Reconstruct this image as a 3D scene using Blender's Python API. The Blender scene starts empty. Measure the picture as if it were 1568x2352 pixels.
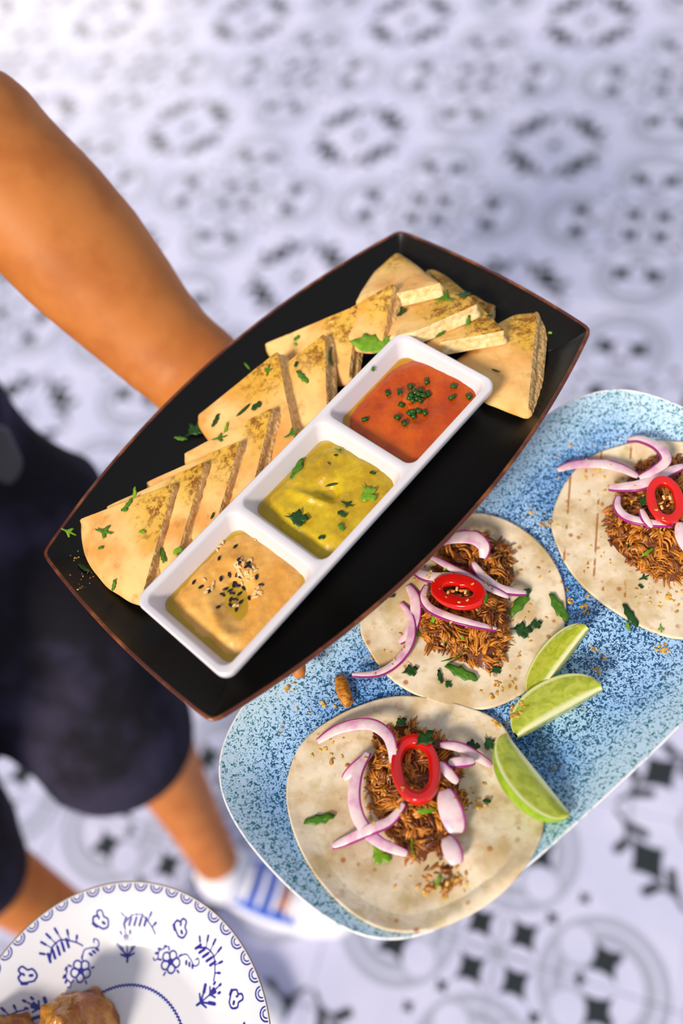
import bpy, math, random
import numpy as np
from mathutils import Vector, Matrix, noise
from mathutils.geometry import delaunay_2d_cdt

random.seed(7)
rng = np.random.default_rng(7)
SC = bpy.context.scene
COL = SC.collection
PI = math.pi

# ------------------------------------------------------------------ camera
F_PX, CX, CY = 2000.0, 784.0, 1176.0
CAM_H = 1.55
_p, _r = math.radians(58.0), math.radians(19.5)
FWD = np.array([0, math.cos(_p), -math.sin(_p)])
_right = np.array([1.0, 0, 0])
_down = np.cross(FWD, _right)
CR = math.cos(_r) * _right + math.sin(_r) * _down
CD = -math.sin(_r) * _right + math.cos(_r) * _down
EYE = np.array([0, 0, CAM_H])
cam = bpy.data.cameras.new('camera')
cam.sensor_fit = 'VERTICAL'
cam.sensor_height = 36.0
cam.lens = F_PX / 2352.0 * 36.0
cam.clip_start = 0.02
cam.dof.use_dof = True
cam.dof.focus_distance = 0.515
cam.dof.aperture_fstop = 2.5
cam.dof.aperture_blades = 0
camo = bpy.data.objects.new('camera', cam)
M = Matrix(((CR[0], -CD[0], -FWD[0], 0), (CR[1], -CD[1], -FWD[1], 0), (CR[2], -CD[2], -FWD[2], CAM_H), (0, 0, 0, 1)))
camo.matrix_world = M
COL.objects.link(camo)
SC.camera = camo

# ------------------------------------------------------------------ world, sun, exposure
w = bpy.data.worlds.new('sky')
SC.world = w
w.use_nodes = True
bg = w.node_tree.nodes['Background']
bg.inputs[0].default_value = (0.80, 0.86, 1.0, 1)
bg.inputs[1].default_value = 0.58
sun = bpy.data.lights.new('sun', 'SUN')
sun.energy = 4.1
sun.angle = math.radians(14)
sun.color = (1.0, 0.89, 0.74)
suno = bpy.data.objects.new('sun', sun)
suno.rotation_euler = Vector((0.62, 0.58, -0.66)).to_track_quat('-Z', 'Y').to_euler()
suno.location = (-2, -2.5, 4)
COL.objects.link(suno)
glare = bpy.data.lights.new('far_glare_lamp', 'AREA')      # unseen area lamp, added to wash glare over the far floor
glare.shape = 'RECTANGLE'; glare.size = 3.2; glare.size_y = 2.6
glare.energy = 95.0
glare.color = (1.0, 0.88, 0.78)
glareo = bpy.data.objects.new('far_glare_lamp', glare)
glareo.location = (-1.3, 7.4, 1.9)
glareo.rotation_euler = (math.radians(90), 0, math.radians(180 + 8))
glareo.rotation_euler = Vector((0.15, -1, 0)).to_track_quat('-Z', 'Y').to_euler()
COL.objects.link(glareo)
vs = SC.view_settings
vs.view_transform = 'Standard'
vs.look = 'None'
vs.gamma = 1.0
vs.use_curve_mapping = False
vs.exposure = 0.0


# ------------------------------------------------------------------ helpers
def P(x, y, z):
    d = FWD + (x - CX) / F_PX * CR + (y - CY) / F_PX * CD
    return EYE + (z - CAM_H) / d[2] * d


def ray_plane(x, y, p0, n):
    d = FWD + (x - CX) / F_PX * CR + (y - CY) / F_PX * CD
    t = np.dot(p0 - EYE, n) / np.dot(d, n)
    return EYE + t * d


def depth(p):
    return float(np.dot(np.asarray(p) - EYE, FWD))


def nz(p, s, seed=0.0):
    return noise.noise(Vector((p[0] * s + seed, p[1] * s + seed * 1.7, p[2] * s - seed)))


def mesh(name, verts, faces, smooth=True):
    me = bpy.data.meshes.new(name)
    me.from_pydata([tuple(map(float, v)) for v in verts], [], [tuple(int(i) for i in f) for f in faces])
    me.update()
    if smooth:
        me.polygons.foreach_set('use_smooth', [True] * len(me.polygons))
    return me


def obj(name, verts, faces, mat, parent=None, smooth=True):
    """one mesh object; verts in world coordinates, kept relative to the parent's place"""
    v = np.asarray(verts, float)
    if parent is not None:
        o0 = np.array(world_loc(parent))
    else:
        o0 = v.mean(axis=0)
        o0[2] = v[:, 2].min()
    me = mesh(name, v - o0, faces, smooth)
    me.materials.append(mat)
    o = bpy.data.objects.new(name, me)
    if parent is not None:
        o.parent = parent
    else:
        o.location = o0
    COL.objects.link(o)
    return o


def world_loc(o):
    l = Vector((0, 0, 0))
    while o is not None:
        l = l + o.location
        o = o.parent
    return l


def tag(o, label, cat, group=None):
    o['label'] = label
    o['category'] = cat
    if group:
        o['group'] = group
    return o


def thing(name, label, cat, loc, group=None):
    o = bpy.data.objects.new(name, None)
    o.empty_display_size = 0.01
    o.location = [float(c) for c in loc]
    COL.objects.link(o)
    return tag(o, label, cat, group)


def loft(rings, closed=True, cap0=False, cap1=False):
    n = len(rings[0])
    V = [p for r in rings for p in r]
    Fc = []
    for k in range(len(rings) - 1):
        for i in range(n if closed else n - 1):
            a, b = k * n + i, k * n + (i + 1) % n
            Fc.append((a, b, b + n, a + n))
    if cap0:
        V.append(np.mean(rings[0], axis=0)); c = len(V) - 1
        Fc += [(c, (i + 1) % n, i) for i in range(n)]
    if cap1:
        V.append(np.mean(rings[-1], axis=0)); c = len(V) - 1
        b = (len(rings) - 1) * n
        Fc += [(c, b + i, b + (i + 1) % n) for i in range(n)]
    return V, Fc


def join(parts):
    V, Fc = [], []
    for v, f in parts:
        o = len(V)
        V += list(v)
        Fc += [tuple(i + o for i in q) for q in f]
    return V, Fc


def frames(path):
    path = [np.asarray(p, float) for p in path]
    T = []
    for i in range(len(path)):
        a = path[max(i - 1, 0)]; b = path[min(i + 1, len(path) - 1)]
        t = b - a
        T.append(t / (np.linalg.norm(t) + 1e-12))
    return path, T


def tube(path, radii, n=12, flat=1.0, up=(0, 0, 1)):
    """closed round-ended tube; flat scales it along 'up'"""
    path, T = frames(path)
    rings = []
    up = np.array(up, float)
    N = len(path)
    ext_p, ext_r, ext_t = [], [], []
    for k, s in ((0, -1), (N - 1, 1)):
        pass
    for a in (80, 50, 25):
        ext_p.append(path[0] - T[0] * radii[0] * math.sin(math.radians(a)) * 0.9)
        ext_r.append(radii[0] * math.cos(math.radians(a))); ext_t.append(T[0])
    for p_, r_, t_ in zip(path, radii, T):
        ext_p.append(p_); ext_r.append(r_); ext_t.append(t_)
    for a in (25, 50, 80):
        ext_p.append(path[-1] + T[-1] * radii[-1] * math.sin(math.radians(a)) * 0.9)
        ext_r.append(radii[-1] * math.cos(math.radians(a))); ext_t.append(T[-1])
    for p_, r_, t_ in zip(ext_p, ext_r, ext_t):
        s = np.cross(t_, up)
        if np.linalg.norm(s) < 1e-3:
            s = np.cross(t_, np.array([0, 1, 0.01]))
        s /= np.linalg.norm(s)
        u = np.cross(s, t_)
        rings.append([p_ + s * r_ * math.cos(2 * PI * i / n) + u * r_ * flat * math.sin(2 * PI * i / n) for i in range(n)])
    return loft(rings, True, True, True)


def catmull(pts, per=8, closed=False):
    pts = [np.asarray(p, float) for p in pts]
    n = len(pts)
    out = []
    rng_ = range(n if closed else n - 1)
    g = (lambda i: pts[i % n]) if closed else (lambda i: pts[min(max(i, 0), n - 1)])
    for i in rng_:
        p0, p1, p2, p3 = g(i - 1), g(i), g(i + 1), g(i + 2)
        for k in range(per):
            t = k / per
            out.append(0.5 * ((2 * p1) + (p2 - p0) * t + (2 * p0 - 5 * p1 + 4 * p2 - p3) * t * t + (3 * p1 - p0 - 3 * p2 + p3) * t ** 3))
    if not closed:
        out.append(pts[-1])
    return out


def resample(poly, n):
    poly = np.asarray(poly, float)
    q = np.vstack([poly, poly[:1]])
    d = np.r_[0, np.cumsum(np.linalg.norm(np.diff(q, axis=0), axis=1))]
    t = np.linspace(0, d[-1], n, endpoint=False)
    return np.stack([np.interp(t, d, q[:, k]) for k in range(poly.shape[1])], axis=1)


def gsmooth(poly, sigma_len):
    """closed polyline, gaussian smoothing by arc length"""
    poly = np.asarray(poly, float)
    per = np.linalg.norm(np.roll(poly, -1, 0) - poly, axis=1).sum() / len(poly)
    s = max(sigma_len / per, 0.3)
    k = np.arange(-int(4 * s) - 1, int(4 * s) + 2)
    g = np.exp(-0.5 * (k / s) ** 2); g /= g.sum()
    out = np.zeros_like(poly)
    for kk, gg in zip(k, g):
        out += gg * np.roll(poly, kk, axis=0)
    return out


def normals2(poly):
    t = np.roll(poly, -1, 0) - np.roll(poly, 1, 0)
    t /= np.linalg.norm(t, axis=1)[:, None]
    n = np.stack([t[:, 1], -t[:, 0]], axis=1)
    c = poly.mean(axis=0)
    if ((poly - c) * n).sum() < 0:
        n = -n
    return n                       # outward


def bowed_quad(Q, bows, sig, n=240):
    """four corners (2-D), outward bow per side, soft corners"""
    Q = [np.asarray(q, float)[:2] for q in Q]
    c = np.mean(Q, axis=0)
    pts = []
    for i in range(4):
        a, b = Q[i], Q[(i + 1) % 4]
        t = (b - a) / np.linalg.norm(b - a)
        nrm = np.array([t[1], -t[0]])
        if np.dot((a + b) / 2 - c, nrm) < 0:
            nrm = -nrm
        for k in range(60):
            s = k / 60
            pts.append(a + (b - a) * s + nrm * bows[i] * 4 * s * (1 - s))
    return gsmooth(resample(pts, n), sig)


def vessel(outline, profile):
    """rings of the outline moved inwards by profile's (inset, z)"""
    nr = normals2(outline)
    rings = []
    for ins, z in profile:
        q = outline - nr * ins
        if ins > 0.003:
            q = gsmooth(q, ins * 0.5)
        rings.append(np.c_[q, np.full(len(q), z)])
    return rings


# ------------------------------------------------------------------ node expressions
class X:
    """a scalar socket of a shader tree with arithmetic"""
    def __init__(s, nt, sock): s.nt = nt; s.k = sock
    def _m(s, op, *a, clamp=False):
        nd = s.nt.nodes.new('ShaderNodeMath'); nd.operation = op; nd.use_clamp = clamp
        for i, v in enumerate((s,) + a):
            if isinstance(v, X): s.nt.links.new(v.k, nd.inputs[i])
            else: nd.inputs[i].default_value = float(v)
        return X(s.nt, nd.outputs[0])
    def c(s, v):
        nd = s.nt.nodes.new('ShaderNodeValue'); nd.outputs[0].default_value = float(v); return X(s.nt, nd.outputs[0])
    def __add__(s, o): return s._m('ADD', o)
    __radd__ = __add__
    def __sub__(s, o): return s._m('SUBTRACT', o)
    def __rsub__(s, o): return s.c(o)._m('SUBTRACT', s)
    def __mul__(s, o): return s._m('MULTIPLY', o)
    __rmul__ = __mul__
    def __truediv__(s, o): return s._m('DIVIDE', o)
    def __pow__(s, o): return s._m('POWER', o)
    def abs(s): return s._m('ABSOLUTE')
    def sqrt(s): return s._m('SQRT')
    def min(s, o): return s._m('MINIMUM', o)
    def max(s, o): return s._m('MAXIMUM', o)
    def fold(s, period): return s._m('PINGPONG', period)
    def step(s, lo, hi):
        """smooth 0..1 as s goes lo..hi (lo may exceed hi)"""
        nd = s.nt.nodes.new('ShaderNodeMapRange'); nd.interpolation_type = 'SMOOTHSTEP'
        s.nt.links.new(s.k, nd.inputs[0])
        if lo < hi:
            nd.inputs[1].default_value = lo; nd.inputs[2].default_value = hi
        else:
            nd.inputs[1].default_value = hi; nd.inputs[2].default_value = lo
            nd.inputs[3].default_value = 1.0; nd.inputs[4].default_value = 0.0
        return X(s.nt, nd.outputs[0])


def dist(x, y, cx, cy):
    a = x - cx; b = y - cy
    return (a * a + b * b).sqrt()


class Mat:
    def __init__(s, name, base=(.8, .8, .8), rough=.5, spec=.5, **kw):
        s.m = bpy.data.materials.new(name); s.m.use_nodes = True
        s.nt = s.m.node_tree; s.b = s.nt.nodes['Principled BSDF']
        s.b.inputs['Base Color'].default_value = (*base, 1)
        s.b.inputs['Roughness'].default_value = rough
        s.b.inputs['Specular IOR Level'].default_value = spec
        for k, v in kw.items():
            s.b.inputs[k.replace('_', ' ')].default_value = v
        s.base = base
    def coord(s, kind='Object', rand=0.0):
        tc = s.nt.nodes.new('ShaderNodeTexCoord')
        out = tc.outputs[kind]
        if rand:
            oi = s.nt.nodes.new('ShaderNodeObjectInfo')
            mm = s.nt.nodes.new('ShaderNodeMath'); mm.operation = 'MULTIPLY'; mm.inputs[1].default_value = rand
            s.nt.links.new(oi.outputs['Random'], mm.inputs[0])
            va = s.nt.nodes.new('ShaderNodeVectorMath'); va.operation = 'ADD'
            s.nt.links.new(out, va.inputs[0]); s.nt.links.new(mm.outputs[0], va.inputs[1])
            out = va.outputs[0]
        return out
    def geo(s, name='Position'):
        return s.nt.nodes.new('ShaderNodeNewGeometry').outputs[name]
    def attr(s, name):
        a = s.nt.nodes.new('ShaderNodeAttribute'); a.attribute_name = name
        return X(s.nt, a.outputs['Fac'])
    def xyz(s, vec):
        sp = s.nt.nodes.new('ShaderNodeSeparateXYZ'); s.nt.links.new(vec, sp.inputs[0])
        return [X(s.nt, o) for o in sp.outputs]
    def noise(s, scale, detail=3, rough=.55, dist=0, vec=None):
        nd = s.nt.nodes.new('ShaderNodeTexNoise')
        nd.inputs['Scale'].default_value = scale; nd.inputs['Detail'].default_value = detail
        nd.inputs['Roughness'].default_value = rough; nd.inputs['Distortion'].default_value = dist
        s.nt.links.new(vec if vec is not None else s.coord(), nd.inputs['Vector'])
        return X(s.nt, nd.outputs['Fac'])
    def voro(s, scale, vec=None, feature='F1', out='Distance'):
        nd = s.nt.nodes.new('ShaderNodeTexVoronoi'); nd.feature = feature
        nd.inputs['Scale'].default_value = scale
        s.nt.links.new(vec if vec is not None else s.coord(), nd.inputs['Vector'])
        return X(s.nt, nd.outputs[out])
    def mix(s, fac, a, b):
        nd = s.nt.nodes.new('ShaderNodeMix'); nd.data_type = 'RGBA'
        if isinstance(fac, X): s.nt.links.new(fac.k, nd.inputs[0])
        else: nd.inputs[0].default_value = fac
        for v, i in ((a, 6), (b, 7)):
            if isinstance(v, tuple): nd.inputs[i].default_value = (*v[:3], 1)
            else: s.nt.links.new(v, nd.inputs[i])
        return nd.outputs[2]
    def color(s, sock):
        s.nt.links.new(sock, s.b.inputs['Base Color']); return s
    def link(s, x, inp):
        s.nt.links.new(x.k, s.b.inputs[inp]); return s
    def bump(s, x, strength=.3, distance=.001):
        nd = s.nt.nodes.new('ShaderNodeBump'); nd.inputs['Strength'].default_value = strength
        nd.inputs['Distance'].default_value = distance
        s.nt.links.new(x.k, nd.inputs['Height']); s.nt.links.new(nd.outputs[0], s.b.inputs['Normal']); return s


MT = {}


def make_materials():
    # --- floor tiles: printed cement pattern repeating every two tiles
    m = Mat('patterned_cement', rough=.30, spec=.62)
    x, y, z = m.xyz(m.geo())
    o = P(1142, 2186, 0); d = P(1242, 2219, 0) - o
    TILE['o'] = o; TILE['a'] = math.atan2(d[1], d[0])
    ca, sa = math.cos(TILE['a']), math.sin(TILE['a'])
    S = TILE['s']
    xx = x - float(o[0]); yy = y - float(o[1])
    u = ((xx * ca + yy * sa) / S).fold(1.0)
    v = ((yy * ca - xx * sa) / S).fold(1.0)
    p = u.max(v); q = u.min(v)
    s = (u + v) * .7071; t = (u - v).abs() * .7071
    E_ = .012
    def blob(d_, r): return d_.step(r + E_, r - E_)
    def ring(d_, r, w_): return (d_ - r).abs().step(w_ + E_, w_ - E_)
    def astroid(a, b, r, e=.62):
        return ((a.abs() / r) ** e + (b.abs() / r) ** e).step(1.12, .94)
    def cap(x1, y1, x2, y2, r):
        bx, by = x2 - x1, y2 - y1; L2 = bx * bx + by * by
        h = (((p - x1) * bx + (q - y1) * by) / L2)._m('MULTIPLY', 1.0, clamp=True)
        a = p - x1 - h * bx; b = q - y1 - h * by
        return blob((a * a + b * b).sqrt(), r)
    rg = dist(p, q, .60, 0)
    grey = ring(rg, .340, .026).max(ring(rg, .255, .036))
    dk = dist(p, q, .43, .17)
    grey = (grey * dk.step(.085, .11)).max(ring(dk, .115, .014))
    r0 = (p * p + q * q).sqrt()
    grey = grey.max(blob(r0, .055)).max(cap(.06, .0, .19, .0, .012))
    fl = dist(p, q, 1, 1)
    grey = grey.max(ring(fl, .115, .016)).max(ring(fl, .40, .012))
    dark = astroid(s - .18, t, .125).max(astroid((s - .375), t, .055)).max(astroid(s - .60, t, .05))
    dark = dark.max(astroid((p - .59) * .8 + (q - .13) * .6, (q - .13) * .8 - (p - .59) * .6, .125, .64)).max(blob(dist(p, q, .648, .165), .032)).max(blob(dist(p, q, .555, .10), .026))
    dark = dark.max(astroid(p - .47, q, .055))
    dark = dark.max(astroid(s - 1.04, t * .8, .12, .8)).max(blob(fl, .05))
    dark = dark.max(cap(.97, .52, .90, .60, .013)).max(cap(.90, .60, .80, .60, .013)).max(cap(.80, .60, .75, .56, .03)).max(cap(.90, .60, .875, .70, .028))
    wear = m.noise(7, 3, vec=m.geo())
    base = m.mix(wear.step(.35, .7), (.53, .54, .74), (.61, .61, .80))
    c = m.mix(grey * .9, base, (.33, .35, .45))
    c = m.mix(dark, c, (.012, .018, .020))
    m.color(c)
    MT['tile'] = m.m
    MT['grout'] = Mat('grout', (.55, .55, .62), .8).m

    # --- black tray
    m = Mat('black_glaze', (.004, .0036, .0034), .30, .22)
    n = m.noise(240, 3)
    m.link(n * .16 + .26, 'Roughness')
    m.bump(m.noise(700, 2), .08, .0004)
    MT['tray'] = m.m
    m = Mat('brown_rim_glaze', (.11, .022, .006), .22, .5)
    n = m.noise(60, 4)
    m.color(m.mix(n.step(.45, .72), (.085, .017, .005), (.27, .075, .015)))
    MT['tray_rim'] = m.m
    # --- white dish
    m = Mat('white_porcelain', (.70, .66, .70), .22, .5)
    MT['dish'] = m.m
    # --- pita
    m = Mat('pita_crust', rough=.62, spec=.25, Subsurface_Weight=.08, Subsurface_Scale=.004)
    vec = m.coord(rand=9.0)
    a = m.noise(34, 3, vec=vec); b = m.noise(95, 4, vec=vec); f = m.noise(420, 2, vec=vec)
    c = m.mix(a.step(.34, .70), (.84, .55, .215), (.68, .315, .075))
    c = m.mix(b.step(.56, .74) * .55, c, (.46, .17, .03))
    edge = m.attr('dust')
    oil = m.noise(26, 2, vec=vec) * .55 + edge * .62
    c = m.mix(oil.step(.42, .72) * .72, c, (.66, .38, .018))
    spk = (m.noise(230, 5, .78, vec=vec) * .7 + m.noise(70, 2, vec=vec) * .3 + edge * .15).step(.555, .69) * oil.step(.44, .72)
    c = m.mix(spk * .9, c, (.19, .055, .006))
    c = m.mix(f.step(.66, .76) * .25, c, (.40, .18, .05))
    m.color(c)
    m.bump(m.noise(150, 4, vec=vec), .35, .0012)
    MT['crust'] = m.m
    m = Mat('pita_crumb', rough=.8, spec=.15)
    vec = m.coord(rand=5.0)
    n = m.noise(330, 3, .6, vec=vec); vv = m.voro(420, vec=vec)
    c = m.mix(n.step(.35, .68), (.86, .58, .27), (.68, .36, .11))
    c = m.mix(vv.step(.30, .12) * .5, c, (.42, .19, .05))
    m.color(c); m.bump(vv, .6, .0010)
    MT['crumb'] = m.m
    m = Mat('pita_crumb_pale', rough=.8, spec=.15)
    vec = m.coord(rand=5.0)
    n = m.noise(260, 3, .6, vec=vec)
    c = m.mix(n.step(.35, .72), (.86, .68, .38), (.74, .45, .14))
    m.color(c); m.bump(n, .5, .0010)
    MT['crumb_pale'] = m.m
    # --- dips
    def dip(name, c0, c1, rough, sss):
        m = Mat(name, rough=rough, spec=.4, Subsurface_Weight=.15, Subsurface_Scale=.004)
        a = m.noise(60, 4); f = m.noise(520, 3)
        m.color(m.mix((a * .75 + f * .25).step(.36, .66), c0, c1))
        m.bump(m.noise(260, 4), .32, .0012)
        return m.m
    MT['hummus'] = dip('hummus', (.78, .43, .105), (.64, .29, .045), .42, 0)
    MT['green_dip'] = dip('yellow_green_dip', (.60, .42, .010), (.45, .27, .005), .36, 0)
    MT['red_dip'] = dip('red_pepper_dip', (.54, .090, .002), (.41, .046, .001), .30, 0)
    m = Mat('olive_oil', (.62, .40, .02), .06, .5)
    m.b.inputs['Alpha'].default_value = .62
    m.color(m.mix(m.noise(50, 2).step(.3, .7), (.60, .40, .015), (.48, .30, .008)))
    MT['oil'] = m.m
    m = Mat('red_oil', (.62, .33, .02), .06, .5); m.b.inputs['Alpha'].default_value = .66
    MT['oil_red'] = m.m
    MT['black_seed'] = Mat('black_sesame', (.006, .004, .006), .3).m
    MT['white_seed'] = Mat('white_sesame', (.80, .50, .22), .4).m
    # --- greens
    def green(name, c0, c1, rough=.42):
        m = Mat(name, rough=rough, spec=.4)
        n = m.noise(230, 3, vec=m.coord(rand=3.0))
        c = m.mix(n.step(.35, .7), c0, c1)
        m.color(c); m.bump(m.noise(500, 2), .3, .0006)
        tr = m.nt.nodes.new('ShaderNodeBsdfTranslucent'); m.nt.links.new(c, tr.inputs[0])
        mx = m.nt.nodes.new('ShaderNodeMixShader'); mx.inputs[0].default_value = .18
        out = m.nt.nodes['Material Output']
        m.nt.links.new(m.b.outputs[0], mx.inputs[1]); m.nt.links.new(tr.outputs[0], mx.inputs[2])
        m.nt.links.new(mx.outputs[0], out.inputs[0])
        return m.m
    MT['herb'] = green('herb_green', (.10, .27, .012), (.05, .16, .010))
    MT['herb_dark'] = green('herb_dark_green', (.020, .085, .010), (.012, .050, .008))
    MT['herb_light'] = green('herb_light_green', (.24, .46, .020), (.15, .34, .012))
    MT['chive'] = green('chive_green', (.010, .065, .006), (.03, .12, .008), .3)
    # --- platter
    m = Mat('speckled_blue_glaze', rough=.28, spec=.5)
    vec = m.coord()
    x, y, z = m.xyz(vec)
    lo = m.noise(16, 3, vec=vec)
    hi = m.noise(560, 2.5, .55, 1.1, vec=vec)
    h2 = m.noise(1050, 2, .5, .4, vec=vec)
    rimk = z.step(.010, .030)
    rim0 = m.attr('rim')
    c_l = m.mix(lo.step(.36, .62), (.16, .38, .82), (.40, .64, .96))
    c_l = m.mix(rim0.step(.25, .95) * .75, c_l, (.62, .80, .90))
    c_d = m.mix(rim0.step(.2, .9), (.006, .065, .17), (.012, .16, .20))
    k = (hi * .72 + h2 * .28 + (lo - .5) * .10 + rim0 * .055).step(.470, .535)
    c = m.mix(k, c_d, c_l)
    c = m.mix(m.noise(110, 3, vec=vec).step(.66, .72) * .35, c, (.36, .30, .07))
    m.color(c); m.bump(hi, .10, .0006)
    MT['platter'] = m.m
    m = Mat('platter_rim_glaze', (.80, .82, .84), .25, .5)
    n = m.noise(260, 3)
    m.color(m.mix(n.step(.52, .64) * .6, (.82, .83, .86), (.16, .42, .50)))
    MT['platter_rim'] = m.m
    # --- tortilla
    def tort(name, grill):
        m = Mat(name, rough=.6, spec=.25, Subsurface_Weight=.06, Subsurface_Scale=.003)
        vec = m.coord(rand=4.0)
        a = m.noise(42, 4, vec=vec); b = m.noise(160, 4, vec=vec)
        c = m.mix(a.step(.36, .68), (.84, .71, .53), (.60, .43, .22))
        c = m.mix(b.step(.54, .72) * .45, c, (.50, .31, .12))
        c = m.mix(m.noise(62, 2, vec=vec).step(.60, .70) * .40, c, (.46, .36, .12))
        vo = m.voro(105, vec=vec)
        c = m.mix(vo.step(.22, .10) * m.noise(30, 2, vec=vec).step(.40, .52) * .85, c, (.42, .14, .025))
        if grill:
            gx, gy, gz = m.xyz(m.coord())
            ang = grill
            ln = ((gx * math.cos(ang) + gy * math.sin(ang)) * (PI / .0185))._m('SINE').abs()
            br = m.noise(85, 3, vec=m.coord(rand=2.0)).step(.47, .58)
            c = m.mix(ln.step(.17, .06) * br * .85, c, (.38, .13, .02))
        m.color(c); m.bump(m.noise(120, 4, vec=vec), .4, .0012)
        return m.m
    MT['tortilla'] = tort('flour_tortilla', 0)
    gd = P(1400, 1300, 1.05) - P(1410, 1100, 1.05)
    MT['tortilla_grill'] = tort('grilled_tortilla', math.atan2(gd[1], gd[0]) + PI / 2)
    m = Mat('pulled_pork', rough=.32, spec=.5, Subsurface_Weight=.08, Subsurface_Scale=.003)
    a = m.attr('shade'); b = m.noise(260, 4, .65)
    c = m.mix(a.step(.05, .9), (.13, .026, .002), (.62, .215, .018))
    c = m.mix(b.step(.50, .74) * .6, c, (.055, .012, .002))
    m.color(c); m.bump(m.noise(520, 3), .35, .0008)
    MT['pork'] = m.m
    m = Mat('crumb_yellow', (.62, .36, .06), .6); m.color(m.mix(m.noise(300, 2).step(.4, .6), (.70, .44, .08), (.45, .20, .02)))
    MT['crumbs'] = m.m
    m = Mat('fried_crumb', rough=.35); m.color(m.mix(m.noise(330, 3).step(.35, .68), (.62, .25, .02), (.26, .07, .004))); m.bump(m.noise(400, 3), .7, .0015)
    MT['fried'] = m.m
    m = Mat('onion_flesh', rough=.25, spec=.5, Subsurface_Weight=.2, Subsurface_Scale=.003)
    m.color(m.mix(m.noise(90, 3, vec=m.coord(rand=6.0)).step(.42, .72), (.82, .62, .64), (.66, .33, .50)))
    MT['onion'] = m.m
    MT['onion_skin'] = Mat('onion_purple_skin', (.36, .018, .20), .28).m
    m = Mat('chili_flesh', (.62, .008, .006), .16, .5, Coat_Weight=.3); MT['chili'] = m.m
    MT['pith'] = Mat('chili_pith', (.68, .22, .05), .35).m
    MT['chili_seed'] = Mat('chili_seed', (.80, .52, .20), .4).m
    # --- lime
    m = Mat('lime_rind', rough=.3, spec=.5)
    n = m.noise(160, 3)
    m.color(m.mix(n.step(.35, .7), (.33, .50, .008), (.20, .36, .005))); m.bump(m.voro(520), .25, .0007)
    MT['rind'] = m.m
    m = Mat('lime_flesh', rough=.18, spec=.5, Subsurface_Weight=.2, Subsurface_Scale=.004)
    r_ = m.attr('rad'); st = m.noise(170, 3, .6, 1.0)
    c = m.mix(st.step(.38, .66), (.52, .56, .065), (.36, .42, .02))
    c = m.mix(r_.step(.22, .06) * .9, c, (.86, .84, .48))
    c = m.mix(r_.step(.84, .93), c, (.82, .80, .36))
    c = m.mix(r_.step(.965, .99), c, (.40, .52, .02))
    m.color(c); m.bump(st, .25, .0008)
    MT['lime'] = m.m
    # --- blue and white plate
    m = Mat('white_plate_glaze', rough=.16, spec=.5)
    ink = m.attr('ink').step(.10, -.10)
    halo = m.attr('ink').step(1.1, 0.0) * .16
    c = m.mix(halo, (.74, .73, .78), (.30, .42, .90))
    c = m.mix(ink, c, (.016, .018, .25))
    m.color(c)
    MT['china'] = m.m
    MT['china_edge'] = Mat('plate_gold_edge', (.20, .13, .06), .3).m
    # --- person
    m = Mat('skin', rough=.52, spec=.3, Subsurface_Weight=.15, Subsurface_Scale=.008)
    m.b.inputs['Subsurface Radius'].default_value = (1, .35, .15)
    n = m.noise(26, 3); n2 = m.noise(420, 2)
    c = m.mix(n.step(.35, .68), (.56, .190, .042), (.46, .138, .026))
    m.color(c); m.bump(n2, .10, .0006)
    MT['skin'] = m.m
    m = Mat('dark_cloth', rough=.85, spec=.2)
    n = m.noise(14, 3)
    m.color(m.mix(n.step(.35, .7), (.009, .008, .012), (.018, .016, .028))); m.bump(m.noise(40, 4), .3, .006)
    MT['cloth'] = m.m
    m = Mat('navy_shorts_cloth', rough=.9, spec=.15)
    n = m.noise(12, 3)
    m.color(m.mix(n.step(.40, .66), (.011, .010, .015), (.034, .029, .058))); m.bump(m.noise(36, 4), .3, .006)  # lighter purple-blue noise patches paint in the sheen of the folds
    MT['shorts'] = m.m
    MT['grey_flap'] = Mat('charcoal_leather', (.022, .020, .022), .5).m
    MT['shoe_white'] = Mat('sneaker_white', (.80, .80, .88), .5).m
    MT['shoe_blue'] = Mat('sneaker_blue', (.03, .12, .60), .5).m
    MT['lace'] = Mat('lace_white', (.82, .82, .90), .7).m
    MT['hair'] = Mat('hair_dark', (.012, .008, .006), .5).m
    MT['eye'] = Mat('eye_white', (.8, .8, .78), .2).m
    MT['iris'] = Mat('iris_brown', (.05, .02, .01), .2).m
    MT['lip'] = Mat('lip', (.42, .13, .08), .4).m


TILE = {'s': 0.27}
make_materials()


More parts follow.
